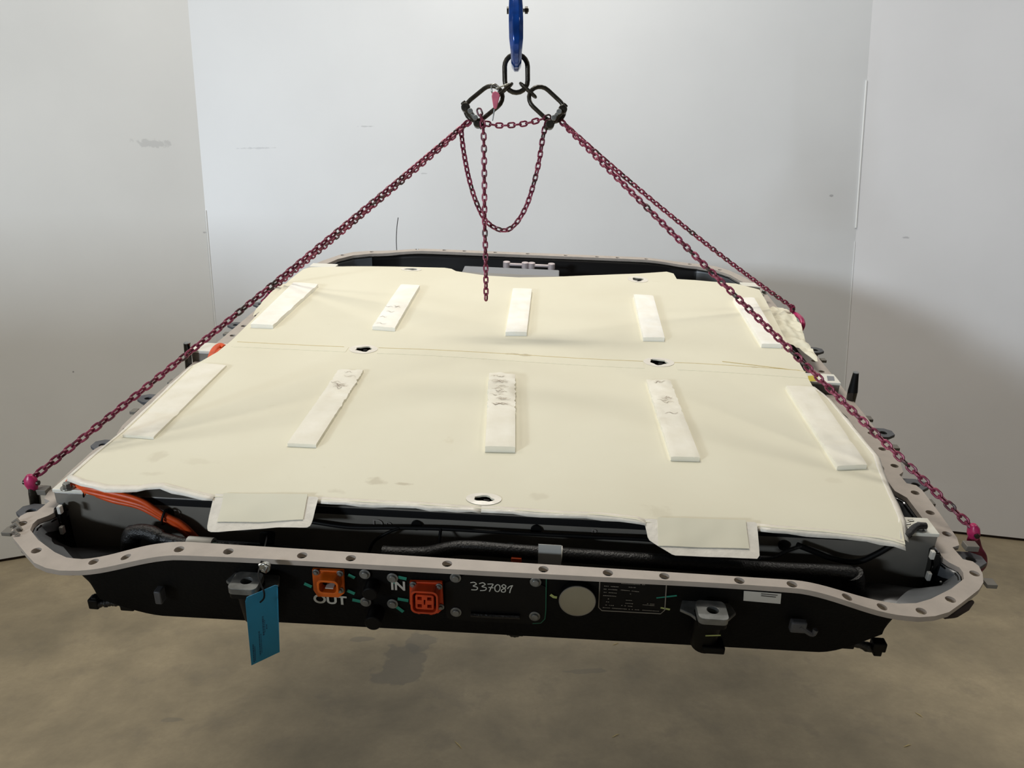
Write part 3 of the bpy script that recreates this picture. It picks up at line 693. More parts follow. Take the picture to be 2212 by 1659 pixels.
harness_end([(0.0235, -0.02, -0.1058), (0.0357, -0.02, -0.1075), (0.048, -0.02, -0.111), (0.0607, -0.02, -0.1071), (0.075, -0.02, -0.1059)], .0050, [((0.0278, -0.02, -0.1054), (.005, .006, .004)), ((0.0721, -0.02, -0.1053), (.005, .006, .004))], 3)
harness_end([(-0.3213, -0.02, -0.1094), (-0.3105, -0.02, -0.1122), (-0.3002, -0.02, -0.1113), (-0.2914, -0.02, -0.1124)], .0042, [((-0.2942, -0.02, -0.1099), (.004, .005, .004))], 4)
# lumps under the flange corners
MB().tube([(-0.7434, 0.0132, -0.018), (-0.7153, -0.0121, -0.018), (-0.6856, -0.0315, -0.018), (-0.6576, -0.0503, -0.018)], [.003, .006, .007, .003], 8).build('seam_bead', M['lug'], P)
MB().tube([(0.7244, 0.0088, -0.018), (0.7078, -0.0053, -0.018), (0.6843, -0.0207, -0.018), (0.6669, -0.0304, -0.018)], [.003, .006, .007, .003], 8).build('seam_bead', M['gap'], P)
MB().tube([(-0.6535, -0.0454, -0.018), (-0.6321, -0.0567, -0.018), (-0.6108, -0.0589, -0.018), (-0.59, -0.0557, -0.018)], [.002, .004, .004, .002], 8).build('seam_bead', M['gloss'], P)
# torn mastic at the left flange corner
for p, s in zip([(-0.754, 0.0302, 0.002), (-0.748, 0.0192, 0.002), (-0.7375, 0.0113, 0.002), (-0.7382, 0.0025, 0.002), (-0.7302, -0.0017, 0.002)], (.006, .007, .006, .005, .004)):
    mb = MB(); mb.tube([(p[0] - s, p[1] - s * .4, p[2]), (p[0], p[1] + s * .5, p[2] + s * .4), (p[0] + s, p[1], p[2])], [s * .3, s * .6, s * .25], 7)
    mb.build('mastic_lump', M['dimprint'], P)

# ------------------------------------------------------------------ side lugs, tabs, locating pins
def lug(s, v, tabdv=-.04, big=True, uu=.745):
    u0 = uu; v = v + sk(s * .76)
    o = plate(MB(), [(s * u0, v - .022), (s * (u0 + .030), v - .020), (s * (u0 + .048), v - .006), (s * (u0 + .048), v + .012), (s * (u0 + .034), v + .022), (s * u0, v + .022)], [circle((s * (u0 + .026), v), .0078, 18, .0070)] if big else [], .007, mapf=lambda a, b, h: (a, b, -.012 + h)).build('side_lug', M['lug'], P, bevel=.001)
    MB().box((s * (u0 - .004), v - .018, -.020), (s * (u0 + .030), v + .018, -.050)).build('lug_block', M['black'], o, bevel=.002)
    MB().box((s * (u0 + .030), v + tabdv - .010, -.022), (s * (u0 + (.046 if v < .2 else .044)), v + tabdv + .008, -.029)).build('lug_tab', M['lug_light'], o, bevel=.001)
    return o
for s in (-1, 1):
    lug(s, .108, -.040, uu=.742)
    lug(s, .340, -.040, uu=.750)
    for v in (.555, 1.045): lug(s, v, -.040, uu=.770)
    lug(s, 1.235, .035, uu=.770)
    MB().box((s * .776, .655, -.020), (s * .806, .635, -.027)).build('lug_tab', M['lug_light'], P, bevel=.001)
    MB().box((s * .762, .118, -.004), (s * .782, .135, .006)).build('lug_tab', M['lug_light'], P, bevel=.001)
# locating pins
pr = (0.7684, 0.6969, 0.0)
pn = MB().cyl((.772, .695, -.03), (.772, .695, .020), .0100, .0108, n=20).build('locating_pin', M['gloss'], P)
mb = MB().cyl((.772, .695, .020), (.770, .695, .066), .0108, .0062, n=20); mb.build('pin_shaft', M['black'], pn)
MB().cyl((.770, .695, .066), (.770, .695, .0675), .0064, n=20).build('pin_cap', M['castmetal'], pn)
pn = MB().cyl((-.786, .705, -.03), (-.780, .705, .052), .0080, n=18).build('locating_pin', M['gloss'], P)
MB().cyl((-.780, .705, .052), (-.780, .705, .0535), .0078, n=18).build('pin_cap', M['castmetal'], pn)

# ------------------------------------------------------------------ cables inside the front of the tub
def cable(name, pts, r, m, parent=None, n=10, k=8):
    return MB().tube(cspline(pts, k), r, n).build(name, m, parent or P)
oc = cable('orange_cable', [(-0.7103, 0.12, 0.0237), (-0.6722, 0.095, 0.0324), (-0.6331, 0.088, 0.0313), (-0.577, 0.082, 0.023), (-0.5409, 0.08, 0.0002), (-0.5122, 0.08, -0.0158), (-0.4954, 0.08, -0.0346), (-0.4792, 0.08, -0.0592)], .0048, M['orange'])
cable('orange_cable', [(-0.7135, 0.12, 0.0199), (-0.6735, 0.095, 0.0261), (-0.6273, 0.088, 0.0211), (-0.5711, 0.082, 0.0119), (-0.5381, 0.08, -0.0068), (-0.5123, 0.08, -0.0267), (-0.4931, 0.08, -0.0464), (-0.4826, 0.08, -0.0613)], .0045, M['orange'])
cable('orange_cable', [(-0.7069, 0.12, 0.0131), (-0.6661, 0.1, 0.0182), (-0.6301, 0.096, 0.0088), (-0.5844, 0.09, 0.0041), (-0.5447, 0.086, -0.0149), (-0.521, 0.086, -0.0296), (-0.5042, 0.086, -0.0495), (-0.4936, 0.086, -0.0645)], .0042, M['orange'])
mb = MB().tube(cspline([(-0.717, 0.12, 0.0223), (-0.6993, 0.112, 0.0265), (-0.6831, 0.104, 0.0244), (-0.6718, 0.1, 0.0213)], 5), .0085, 10); mb.build('cable_boot', M['orange'], oc)
tb = (-0.5378, 0.081, -0.0066)
MB().tube([(tb[0] + .012 * math.cos(t) * .25, tb[1] + .010 * math.sin(t), tb[2] + .013 * math.cos(t)) for t in [2 * PI * i / 16 for i in range(16)]], .002, 6, closed=True).build('cable_tie', M['black'], oc)
tb = (-0.6773, 0.102, 0.0197)
MB().tube([(tb[0] + .010 * math.cos(t) * .25, tb[1] + .009 * math.sin(t), tb[2] + .010 * math.cos(t)) for t in [2 * PI * i / 16 for i in range(16)]], .0015, 6, closed=True).build('cable_tie', M['black'], oc)
# coolant hoses
h1 = MB().tube(cspline([(-0.5902, 0.055, -0.0634), (-0.5877, 0.055, -0.0403), (-0.5767, 0.055, -0.0215), (-0.5548, 0.055, -0.0199), (-0.5302, 0.05, -0.0254), (-0.4902, 0.045, -0.0297), (-0.4345, 0.04, -0.0273), (-0.3667, 0.04, -0.0276), (-0.2994, 0.04, -0.0306)], 8), [.0155] * 16 + [.0125] * 16 + [.0095] * 33, 14).build('coolant_hose', M['hose'], P)
h1l = MB().tube([(-0.4832, 0.044, -0.0266), (-0.4399, 0.0395, -0.0238)], .0107, 14).build('hose_label', M['sticker'], h1)
MB().tube([(-0.4405, 0.0395, -0.0283), (-0.4073, 0.0395, -0.0285)], .0103, 14).build('green_sleeve', M['tealtape'], h1)
h2 = MB().tube(cspline([(-0.1691, 0.045, -0.0235), (-0.1439, 0.045, -0.0234), (-0.0995, 0.045, -0.02), (-0.0663, 0.045, -0.0096), (-0.0334, 0.045, -0.0036), (0.0321, 0.045, -0.0048), (0.1046, 0.045, -0.0055), (0.1982, 0.045, -0.0063), (0.2839, 0.045, -0.0067), (0.3622, 0.045, -0.0077), (0.4469, 0.045, -0.0081), (0.5308, 0.045, -0.0068), (0.5576, 0.045, -0.0082), (0.5642, 0.045, -0.027), (0.5649, 0.045, -0.0518)], 8), .0115, 14).build('coolant_hose', M['hose'], P)
MB().tube(cspline([(0.5586, 0.045, -0.0064), (0.5643, 0.045, -0.0208), (0.5654, 0.045, -0.0473)], 5), .0165, 14).build('hose_elbow', M['hose'], h2)
MB().tube([(0.0778, 0.0445, -0.0037), (0.1146, 0.0445, -0.0044)], .0128, 16).build('hose_label', M['sticker'], h2)
plate(MB(), [(0.0772, 0.0214), (0.1126, 0.0214), (0.1139, -0.0155), (0.078, -0.0157)], [], .0006, mapf=lambda u, w, h: (u, .0312 + h, w)).build('hose_label', M['sticker'], h2, smooth=False)
mb = MB()
rr = random.Random(9)
for (x, y) in [(0.0843, 0.0048), (0.0899, 0.0069), (0.0971, 0.0057), (0.1012, 0.0086), (0.1071, 0.0039), (0.0845, -0.0004), (0.0945, -0.0005), (0.1046, -0.0023)]:
    mb.box((x, .0308, y), (x + .0022, .0312, y + .004))
mb.build('hose_lettering', M['ink'], h2, smooth=False)
MB().box((0.0361, 0.03, -0.0075), (0.0523, 0.04, -0.0203)).build('orange_clip', M['orange'], P, bevel=.001)
MB().tube(cspline([(0.0128, 0.06, -0.0056), (0.0299, 0.055, -0.0034), (0.035, 0.055, 0.0005), (0.0532, 0.06, -0.007)], 5), .0016, 6).build('green_tie', M['tealtape'], P)
MB().cyl((0.0339, 0.06, -0.0005), (0.0346, 0.055, -0.0119), .006, n=12).build('hose_clip', M['black'], P)
# thin harness wires
cable('harness_wire', [(-0.3227, 0.095, -0.005), (-0.2826, 0.09, -0.006), (-0.2285, 0.088, -0.0089), (-0.152, 0.088, -0.0042), (-0.0837, 0.088, -0.0011), (-0.0159, 0.088, -0.0006), (0.0739, 0.088, -0.0003), (0.1631, 0.088, 0.0009), (0.2516, 0.088, 0.0021), (0.2963, 0.088, -0.0035)], .0034, M['black'])
cable('harness_wire', [(-0.1501, 0.086, -0.0036), (-0.1695, 0.08, -0.0108), (-0.1898, 0.076, -0.0257), (-0.1984, 0.07, -0.0457)], .0026, M['black'])
cable('harness_wire', [(-0.0819, 0.086, -0.0005), (-0.082, 0.076, -0.0088), (-0.0815, 0.062, -0.0185)], .0026, M['black'])
cable('harness_wire', [(0.419, 0.055, 0.0049), (0.4452, 0.07, -0.0032), (0.4734, 0.085, 0.0012), (0.4919, 0.09, 0.0061)], .003, M['hose'])
cable('harness_wire', [(0.4865, 0.092, 0.0069), (0.5152, 0.09, -0.0028), (0.5453, 0.088, -0.0124), (0.5811, 0.086, -0.0144), (0.6095, 0.086, 0.0037), (0.634, 0.088, 0.0251), (0.6582, 0.1, 0.0332)], .0046, M['black'])
cable('harness_wire', [(0.6459, 0.0885, 0.036), (0.6585, 0.1023, 0.036), (0.6767, 0.1209, 0.036), (0.6924, 0.1239, 0.036)], .0055, M['hose'])
MB().box((0.4365, 0.1, -0.0277), (0.416, 0.06, -0.054)).build('junction_clip', M['gloss'], P, bevel=.003)
# black fitting hanging from the left flap where the tag wire is tied
fit = MB().cyl((-0.3585, 0.06, -0.009), (-0.3553, 0.045, -0.0232), .0125, .011, n=18).build('cable_gland', M['black'], P, bevel=.002)
# yellow label / connector bits at the front right corner
MB().box((0.6649, 0.1683, 0.025), (0.6679, 0.1455, 0.008)).build('yellow_label', M['yellow'], P, bevel=.001)
MB().box((0.6684, 0.1767, 0.027), (0.677, 0.1679, 0.008)).build('black_clip', M['gloss'], P, bevel=.001)
for p in [(0.6772, 0.149, 0.026), (0.668, 0.1387, 0.026), (0.6654, 0.1266, 0.026)]: MB().cyl(p, (p[0] + .008, p[1] + .002, p[2]), .0035, n=12).build('terminal', M['steel'], P)
lb = [(0.6864, 0.7537, 0.029), (0.7106, 0.7597, 0.029), (0.7005, 0.7253, 0.029), (0.6789, 0.7198, 0.029), (0.732, 0.7597, 0.029), (0.7479, 0.759, 0.029), (0.742, 0.7335, 0.029), (0.7255, 0.7313, 0.029)]
plate(MB(), [p[:2] for p in lb[:4]], [], .0004, lambda u, v: .0292).build('yellow_label', M['yellow'], b2, smooth=False)
plate(MB(), [p[:2] for p in lb[4:]], [], .0004, lambda u, v: .0292).build('grey_label', M['modgrey'], b2, smooth=False)
# orange cable at the left end of the middle beam
cable('orange_cable', [(-0.7057, 0.6589, 0.03), (-0.7183, 0.6985, 0.03), (-0.7244, 0.7314, 0.03), (-0.7212, 0.7507, 0.03), (-0.7054, 0.7403, 0.03)], .0085, M['orange'], k=6)
cable('orange_cable', [(-0.6984, 0.6599, 0.03), (-0.7076, 0.697, 0.03), (-0.71, 0.7241, 0.03)], .0060, M['orange'], k=6)
# rear inside: control box, bus bars, black bracket
q = [(-0.2346, 1.5519, 0.015), (0.0966, 1.5727, 0.015)]
cb = MB().box((q[0][0], 1.56, -.06), (q[1][0], 1.66, .012)).build('control_box', M['modgrey'], P, bevel=.004, smooth=False)
MB().box((q[1][0], 1.575, -.03), (q[1][0] + .03, 1.61, .004)).build('box_connector', M['module'], cb, bevel=.003)
for (a, b) in [[(-0.0913, 1.6654, 0.012), (-0.0252, 1.6706, 0.012)], [(-0.0019, 1.6933, 0.012), (0.0681, 1.699, 0.012)]]:
    v0 = 1.72
    bb = MB().box((a[0], v0 - .007, .004), (b[0], v0 + .007, .012)).build('busbar', M['busbar'], P, bevel=.002)
    for e in (a, b): MB().cyl((e[0], v0, -.004), (e[0], v0, .018), .0125, n=18).build('busbar_end', M['busbar'], bb, bevel=.002)
MB().box((-.32, 1.838, -.060), (-.25, 1.843, -.020)).build('bracket_plate', M['hose'], P, bevel=.002)
for s, v0 in ((-1, 1.45), (1, 1.45)):
    pass

# ------------------------------------------------------------------ insulating cover
cov = empty('insulating_cover', mw=PK)
tag(cov, 'large cream insulating sheet with ten foam strips laid over the battery modules', 'insulation sheet')
cv_out = [(-0.7046, 0.1073), (-0.7043, 0.1226), (-0.7045, 0.1754), (-0.7013, 0.2637), (-0.7034, 0.3316), (-0.7101, 0.458), (-0.7166, 0.5839), (-0.7066, 0.6185), (-0.6954, 0.6781), (-0.694, 0.7562), (-0.7017, 0.9119), (-0.7181, 1.1144), (-0.7283, 1.2856), (-0.7248, 1.4103), (-0.71, 1.4357), (-0.5806, 1.4637), (-0.4172, 1.4859), (-0.2822, 1.5032), (-0.2581, 1.4956), (-0.2395, 1.4701), (-0.1381, 1.4369), (-0.0338, 1.4324), (0.0842, 1.452), (0.234, 1.4935), (0.3574, 1.5367), (0.4535, 1.5817), (0.474, 1.562), (0.476, 1.4952), (0.5322, 1.4935), (0.6609, 1.4718), (0.7209, 1.4143), (0.7138, 1.293), (0.6883, 1.0045), (0.6736, 0.7761), (0.665, 0.6524), (0.6805, 0.5879), (0.6855, 0.4301), (0.6875, 0.337), (0.6806, 0.3018), (0.6697, 0.2439), (0.6595, 0.1758), (0.6518, 0.127), (0.6344, 0.061), (0.6188, 0.069), (0.5999, 0.0744), (0.5594, 0.0787), (0.5185, 0.0831), (0.4622, 0.0847), (0.4177, 0.0863), (0.3332, 0.0824), (0.2426, 0.0765), (0.2287, 0.0815), (0.1745, 0.0861), (0.1015, 0.0835), (0.0132, 0.0873), (-0.0164, 0.0867), (-0.1207, 0.0889), (-0.2103, 0.0874), (-0.2779, 0.0868), (-0.3663, 0.0799), (-0.4463, 0.0752), (-0.4645, 0.0788), (-0.4985, 0.0864), (-0.5424, 0.0974), (-0.5644, 0.0949), (-0.577, 0.0892), (-0.6295, 0.0862), (-0.6741, 0.0958)]
cv_out = cv_out[::-1]
def cw(u, v):
    w = .045 + .0016 * noise.noise(Vector((u * 3.1, v * 3.1, 0))) + .0012 * math.sin(u * 9 + v * 4)
    w += -.004 * (1 - ss(v, .07, .11))
    return w
def blob(c, a, b, seed, n=18, amp=.25, clip=None):
    rr = random.Random(seed); ph = [rr.random() * 6 for _ in range(3)]
    return [(c[0] + a * math.cos(t) * (1 + amp * math.sin(2 * t + ph[0]) * .5 + amp * .5 * math.sin(5 * t + ph[1])), c[1] + b * math.sin(t) * (1 + amp * math.sin(3 * t + ph[2]))) for t in [2 * PI * i / n for i in range(n)]]
holes = []; gr = []
for c, hx, hy, rx, ry in zip([(-0.3846, 1.4589), (0.3479, 1.4623), (-0.366, 0.741), (0.3365, 0.7515), (-0.0151, 0.1114)], (.020, .019, .020, .021, .0165), (.011, .020, .016, .017, .0085), (.034, .033, .034, .036, .029), (.020, .036, .028, .028, .017)):
    holes.append(blob(c, hx, hy, int(c[0] * 1000) + 5)); gr.append((c, rx, ry))
mb = plate(MB(), dense(cv_out, .02), holes, .0022, cw, grid=.028)
sheet = mb.build('sheet', M['cover'], cov)
for (c, rx, ry), h in zip(gr, holes):
    g = plate(MB(), circle(c, rx, 28, ry), [h], .0006, lambda u, v: cw(u, v) + .0009)
    g.build('grommet', M['film'], cov)
    MB().tube([(c[0] - .004, c[1] - .003, .028), (c[0] + .004, c[1], .040), (c[0] + .010, c[1] - .001, .042)], [.004, .006, .003], 10).build('latch_knob', M['black'], P)
# film border along the front edge (drooping) and the sides
def border(pts, wd, droop, name='film_border', side=(0, -1)):
    mb = MB(); n = len(pts)
    rows = []
    rr = random.Random(len(pts))
    for i, (u, v) in enumerate(pts):
        j = .0015 * math.sin(i * 1.3) + .0012 * math.sin(i * 2.9 + 1)
        rows.append([(u - side[0] * .004, v - side[1] * .004, cw(u, v) + .0006), (u + side[0] * wd * .5, v + side[1] * wd * .5, cw(u, v) - droop * .35 + j * .3), (u + side[0] * wd * .95, v + side[1] * wd * .95, cw(u, v) - droop + j)])
    vs = [p for r in rows for p in r]
    fs = []
    for i in range(n - 1):
        for k in range(2): fs.append((i * 3 + k, i * 3 + k + 1, i * 3 + k + 4, i * 3 + k + 3))
    mb.add(vs, fs); return mb.build(name, M['film'], cov, solid=.0008)
border(dense([(-0.7037, 0.1059), (-0.6732, 0.0944), (-0.6288, 0.0848), (-0.5762, 0.0878), (-0.5637, 0.0935), (-0.5424, 0.0974), (-0.4985, 0.0864), (-0.4645, 0.0788), (-0.4463, 0.0752)], .02, False), .009, .005)
border(dense([(-0.2817, 0.0892), (-0.211, 0.0901), (-0.1212, 0.0916), (-0.0313, 0.0878), (-0.0166, 0.0894)], .02, False), .009, .005)
border(dense([(-0.0166, 0.0894), (0.0129, 0.0899), (0.1015, 0.0862), (0.1746, 0.0888), (0.229, 0.0855), (0.2429, 0.0791)], .02, False), .009, .005)
border(dense([(0.4183, 0.089), (0.4629, 0.0873), (0.5193, 0.0857), (0.5603, 0.0813), (0.6009, 0.0769), (0.6198, 0.0716), (0.6339, 0.0634)], .02, False), .010, .006)
border(dense([(0.6362, 0.0745), (0.6518, 0.127), (0.6595, 0.1758), (0.6697, 0.2439), (0.6787, 0.2965), (0.6875, 0.337), (0.6855, 0.4301), (0.6805, 0.5879), (0.665, 0.6524)], .03, False), .010, .006, side=(1, 0))
border(dense([(-0.704, 0.1089), (-0.7045, 0.1754), (-0.7013, 0.2637), (-0.7034, 0.3316), (-0.7101, 0.458), (-0.7166, 0.5839)], .03, False), .008, .006, side=(-1, 0))

# flaps: foam panel sealed in film, hanging over the beam
def flap(film, foam, seed):
    V0, W0, K = .086, .046, .45
    def mp(u, v, h):
        w = W0 + K * (v - V0)
        z = .0012 * math.sin(u * 60 + seed) * ss(.07 - v, 0, .03) + .0010 * noise.noise(Vector((u * 40, v * 40, seed)))
        return (u, v - .6 * (z + h) * 1.0, w + .8 * (z + h))
    f = plate(MB(), smooth_poly(dense(film, .01), 1), [], .0010, mapf=mp, grid=.009).build('flap_film', M['film'], cov)
    plate(MB(), dense(foam, .01), [], .0010, mapf=lambda u, v, h: mp(u, v, h + .0016), grid=.009).build('flap_panel', M['cover'], f)
flap([p[:2] for p in [(-0.4489, 0.0811, 0.0438), (-0.4458, 0.0644, 0.0363), (-0.4438, 0.0471, 0.0285), (-0.439, 0.0243, 0.0182), (-0.4343, 0.0178, 0.0153), (-0.4197, 0.018, 0.0154), (-0.3678, 0.0266, 0.0193), (-0.3292, 0.0321, 0.0217), (-0.293, 0.0337, 0.0224), (-0.2803, 0.0352, 0.0232), (-0.2781, 0.0461, 0.028), (-0.2789, 0.0655, 0.0368), (-0.2794, 0.0871, 0.0465)]], [p[:2] for p in [(-0.4328, 0.0829, 0.0446), (-0.429, 0.0639, 0.036), (-0.4257, 0.0343, 0.0227), (-0.3606, 0.0385, 0.0246), (-0.293, 0.0467, 0.0283), (-0.2976, 0.09, 0.0478)]], 1.0)
flap([p[:2] for p in [(0.2397, 0.0831, 0.0447), (0.243, 0.0642, 0.0362), (0.2451, 0.0494, 0.0295), (0.2621, 0.0379, 0.0244), (0.2822, 0.0262, 0.0191), (0.3136, 0.0275, 0.0197), (0.3553, 0.028, 0.0199), (0.383, 0.0283, 0.0201), (0.4115, 0.0295, 0.0206), (0.4139, 0.0491, 0.0294), (0.4164, 0.0883, 0.047)]], [p[:2] for p in [(0.2615, 0.0861, 0.046), (0.2601, 0.0393, 0.025), (0.315, 0.0413, 0.0259), (0.3977, 0.0437, 0.027), (0.3988, 0.0902, 0.0479)]], 4.0)

# seam between the two halves of the sheet: overlapping tape strip
sa = dense([(-0.6762, 0.7463), (-0.4633, 0.7477), (-0.24, 0.7538), (-0.0174, 0.7539), (0.2025, 0.751), (0.4198, 0.7511), (0.6762, 0.7399)], .03, False)
sb = dense([(-0.677, 0.7147), (-0.4546, 0.7179), (-0.2336, 0.7182), (-0.0146, 0.7127), (0.2008, 0.7102), (0.4132, 0.7077), (0.672, 0.6955)], .03, False)
gaps = [(gr[2][0][0] - .034, gr[2][0][0] + .034), (gr[3][0][0] - .036, gr[3][0][0] + .036)]
lo = [-9] + [g[1] for g in gaps]; hi = [g[0] for g in gaps] + [9]
def clipline(l, a, b):
    out = []
    for i in range(len(l) - 1):
        (u0, v0), (u1, v1) = l[i], l[i + 1]
        for j in range(8):
            t = j / 8; u = u0 + (u1 - u0) * t
            if a <= u <= b: out.append((u, v0 + (v1 - v0) * t))
    return out
for a, b in zip(lo, hi):
    plate(MB(), clipline(sa, a, b) + clipline(sb, a, b)[::-1], [], .0008, lambda u, v: cw(u, v) + .0007).build('seam_strip', M['cover'], cov)
for a, b in zip(lo, hi):
    MB().tube([(u, v + .0012, cw(u, v) + .0004) for u, v in clipline(sa, a, b)[::4]], .0009, 6).build('seam_line', M['straw'], cov)
MB().tube([(u, v, cw(u, v) + .0006) for u, v in [(0.4883, 0.7721), (0.5509, 0.7601), (0.6228, 0.7468), (0.6743, 0.7368)]], .0007, 6).build('seam_line', M['straw'], cov)

# foam strips (corners: rear-left, rear-right, front-right, front-left)
STR = [
 ([(-0.6959, 1.2301), (-0.6194, 1.2228), (-0.625, 0.8523), (-0.6819, 0.8511)], .012, 'dented', .15),
 ([(-0.3766, 1.2525), (-0.3193, 1.252), (-0.3167, 0.8725), (-0.3762, 0.8781)], .012, 'wrinkled', .55),
 ([(-0.0418, 1.2725), (0.015, 1.2767), (0.0178, 0.8894), (-0.0358, 0.8817)], .012, 'nicked', .25),
 ([(0.3172, 1.2582), (0.3743, 1.2578), (0.366, 0.8946), (0.3122, 0.8903)], .012, 'clean', .1),
 ([(0.6133, 1.2769), (0.6761, 1.2914), (0.6568, 0.8889), (0.6057, 0.885)], .012, 'clean', .1),
 ([(-0.7021, 0.5964), (-0.6376, 0.5913), (-0.6296, 0.2439), (-0.6885, 0.246)], .006, 'flattened', .2),
 ([(-0.3875, 0.6009), (-0.3319, 0.603), (-0.3326, 0.2503), (-0.3849, 0.2494)], .008, 'torn', .9),
 ([(-0.0519, 0.609), (0.0053, 0.6113), (0.0259, 0.271), (-0.0282, 0.2682)], .013, 'torn', 1.0),
 ([(0.2955, 0.628), (0.3478, 0.6323), (0.3581, 0.2806), (0.3057, 0.2762)], .010, 'cracked', .7),
 ([(0.5985, 0.6267), (0.6581, 0.6293), (0.653, 0.2842), (0.5982, 0.2745)], .010, 'folded', .2)]
LABEL = {'dented': 'foam strip with shallow dents', 'torn': 'torn, wrinkled foam strip', 'wrinkled': 'foam strip wrinkled at its front half', 'cracked': 'foam strip with thin cracks'}
for si, (c, th, st_, rough_) in enumerate(STR):
    a, b, cc, d = [Vector(p) for p in c]
    NU, NV = 8, 60
    mb = MB(); rr = random.Random(si * 7 + 1)
    top = []; bot = []
    for j in range(NV + 1):
        t = j / NV   # 0 rear, 1 front
        l = a.lerp(d, t); r = b.lerp(cc, t)
        ej = rough_ * .0035 * (noise.noise(Vector((t * 30, si, 0)))) * ss(.75 - t, -.05, .25) if rough_ > .5 and si > 4 else 0
        for i in range(NU + 1):
            s = i / NU; p = l.lerp(r, s); h = th
            ed = min(s, 1 - s) * NU
            if ed < 0.5: h -= .0010
            if j in (0, NV): h -= .0010
            z = 0
            if rough_ > .5:
                zone = (1 - ss(t, .5, .68)) if si > 4 else ss(t, .42, .55)
                z = zone * rough_ * (.0026 * abs(noise.noise(Vector((s * 2.2 + si, t * 26, .3)))) * 2 - .0024 + .0012 * noise.noise(Vector((s * 6, t * 70, si))))
            elif st_ == 'dented':
                z = -.0022 * max(0, math.sin(t * 22)) ** 2 * ss(s, .15, .5)
            else:
                z = rough_ * .003 * noise.noise(Vector((s * 3, t * 9, si)))
            if si >= 5: z += -.0025 * math.exp(-((t - .72) / .03) ** 2) * (si in (5, 9))
            off = ej * (-1 if i == 0 else 1 if i == NU else 0)
            wq = cw(p.x, p.y)
            top.append((p.x + off, p.y, wq + h + z)); bot.append((p.x + off, p.y, wq - .0005))
    n1 = NU + 1; nt_ = len(top)
    fs = []
    for j in range(NV):
        for i in range(NU):
            q = j * n1 + i; fs.append((q, q + 1, q + n1 + 1, q + n1))
    for j in range(NV):
        for i in (0, NU):
            q = j * n1 + i; fs.append((q, q + n1, nt_ + q + n1, nt_ + q))
    for i in range(NU):
        for q in (i, NV * n1 + i): fs.append((q, q + 1, nt_ + q + 1, nt_ + q))
    mb.add(top + bot, fs)
    o = mb.build('foam_strip', M['foam'] if si < 5 else M['foam_front'], cov)
    if st_ in LABEL: o['label'] = LABEL[st_]
    if rough_ > .5:   # brown tears in the foam
        for k in range(int((18 if si == 7 else 11) * rough_)):
            t = rr.uniform(.03, .5) if si > 4 else rr.uniform(.48, .95); s0 = rr.uniform(0, .45); s1 = s0 + rr.uniform(.3, .55)
            pts = []
            for q in range(6):
                s = s0 + (min(s1, 1) - s0) * q / 5; tt = t + .012 * math.sin(q * 1.7 + k)
                p = (a.lerp(d, tt)).lerp(b.lerp(cc, tt), s); pts.append((p.x, p.y, cw(p.x, p.y) + th + .0003))
            MB().tube(pts, [.0002, .0005, .0008, .0006, .0005, .0002], 5, flat=.3, up=(0, 0, 1)).build('tear', M['tear'], o)

# crumpled film along the right rear edge
cr_out = [(0.6988, 1.2657), (0.76, 1.2841), (0.7776, 1.2381), (0.7688, 1.1052), (0.7497, 0.9844), (0.7491, 0.9331), (0.7372, 0.8419), (0.7208, 0.9028), (0.7067, 0.9576), (0.6939, 0.9765), (0.6991, 1.1344)][::-1]
plate(MB(), dense(cr_out, .012), [], .0006, lambda u, v: .030 + .009 * noise.noise(Vector((u * 38, v * 22, 5))) + .008 * noise.noise(Vector((u * 70, v * 45, 2))), grid=.006).build('crumpled_film', M['cover'], cov)
cr_l = [(-0.7343, 1.3023), (-0.724, 1.1297), (-0.7202, 1.0102), (-0.7213, 0.9621), (-0.7359, 1.0242), (-0.7493, 1.1624), (-0.7517, 1.2687)]
plate(MB(), dense(cr_l, .012), [], .0006, lambda u, v: .034 + .005 * noise.noise(Vector((u * 40, v * 24, 8))), grid=.010).build('crumpled_film', M['cover'], cov)
cr_f = [(0.6744, 0.3482), (0.6888, 0.341), (0.689, 0.3185), (0.6711, 0.2717), (0.6622, 0.2627), (0.669, 0.3043)][::-1]
plate(MB(), dense(cr_f, .01), [], .0006, lambda u, v: .036 + .005 * noise.noise(Vector((u * 50, v * 40, 3))), grid=.008).build('crumpled_film', M['film'], cov)

# ------------------------------------------------------------------ hoist hook and rings (world space)
YC = 1.92
hook = empty('hoist_hook', loc=(0.0191, 1.92, 2.0764))
tag(hook, 'glossy blue steel hoist hook holding the top ring', 'hook')
def wtube(path, r, m, name, parent, n=14, flat=1.0, up=None, closed=False):
    off = Vector(parent.location) if parent is not None and parent.parent is None else Vector((0, 0, 0))
    return MB().tube([Vector(p) - off for p in path], r, n, closed, flat, up).build(name, m, parent)
hx = 0.0184
zb = 1.9826   # lowest point of the hook
cz = zb + .060; cy = YC - .0
prof = []
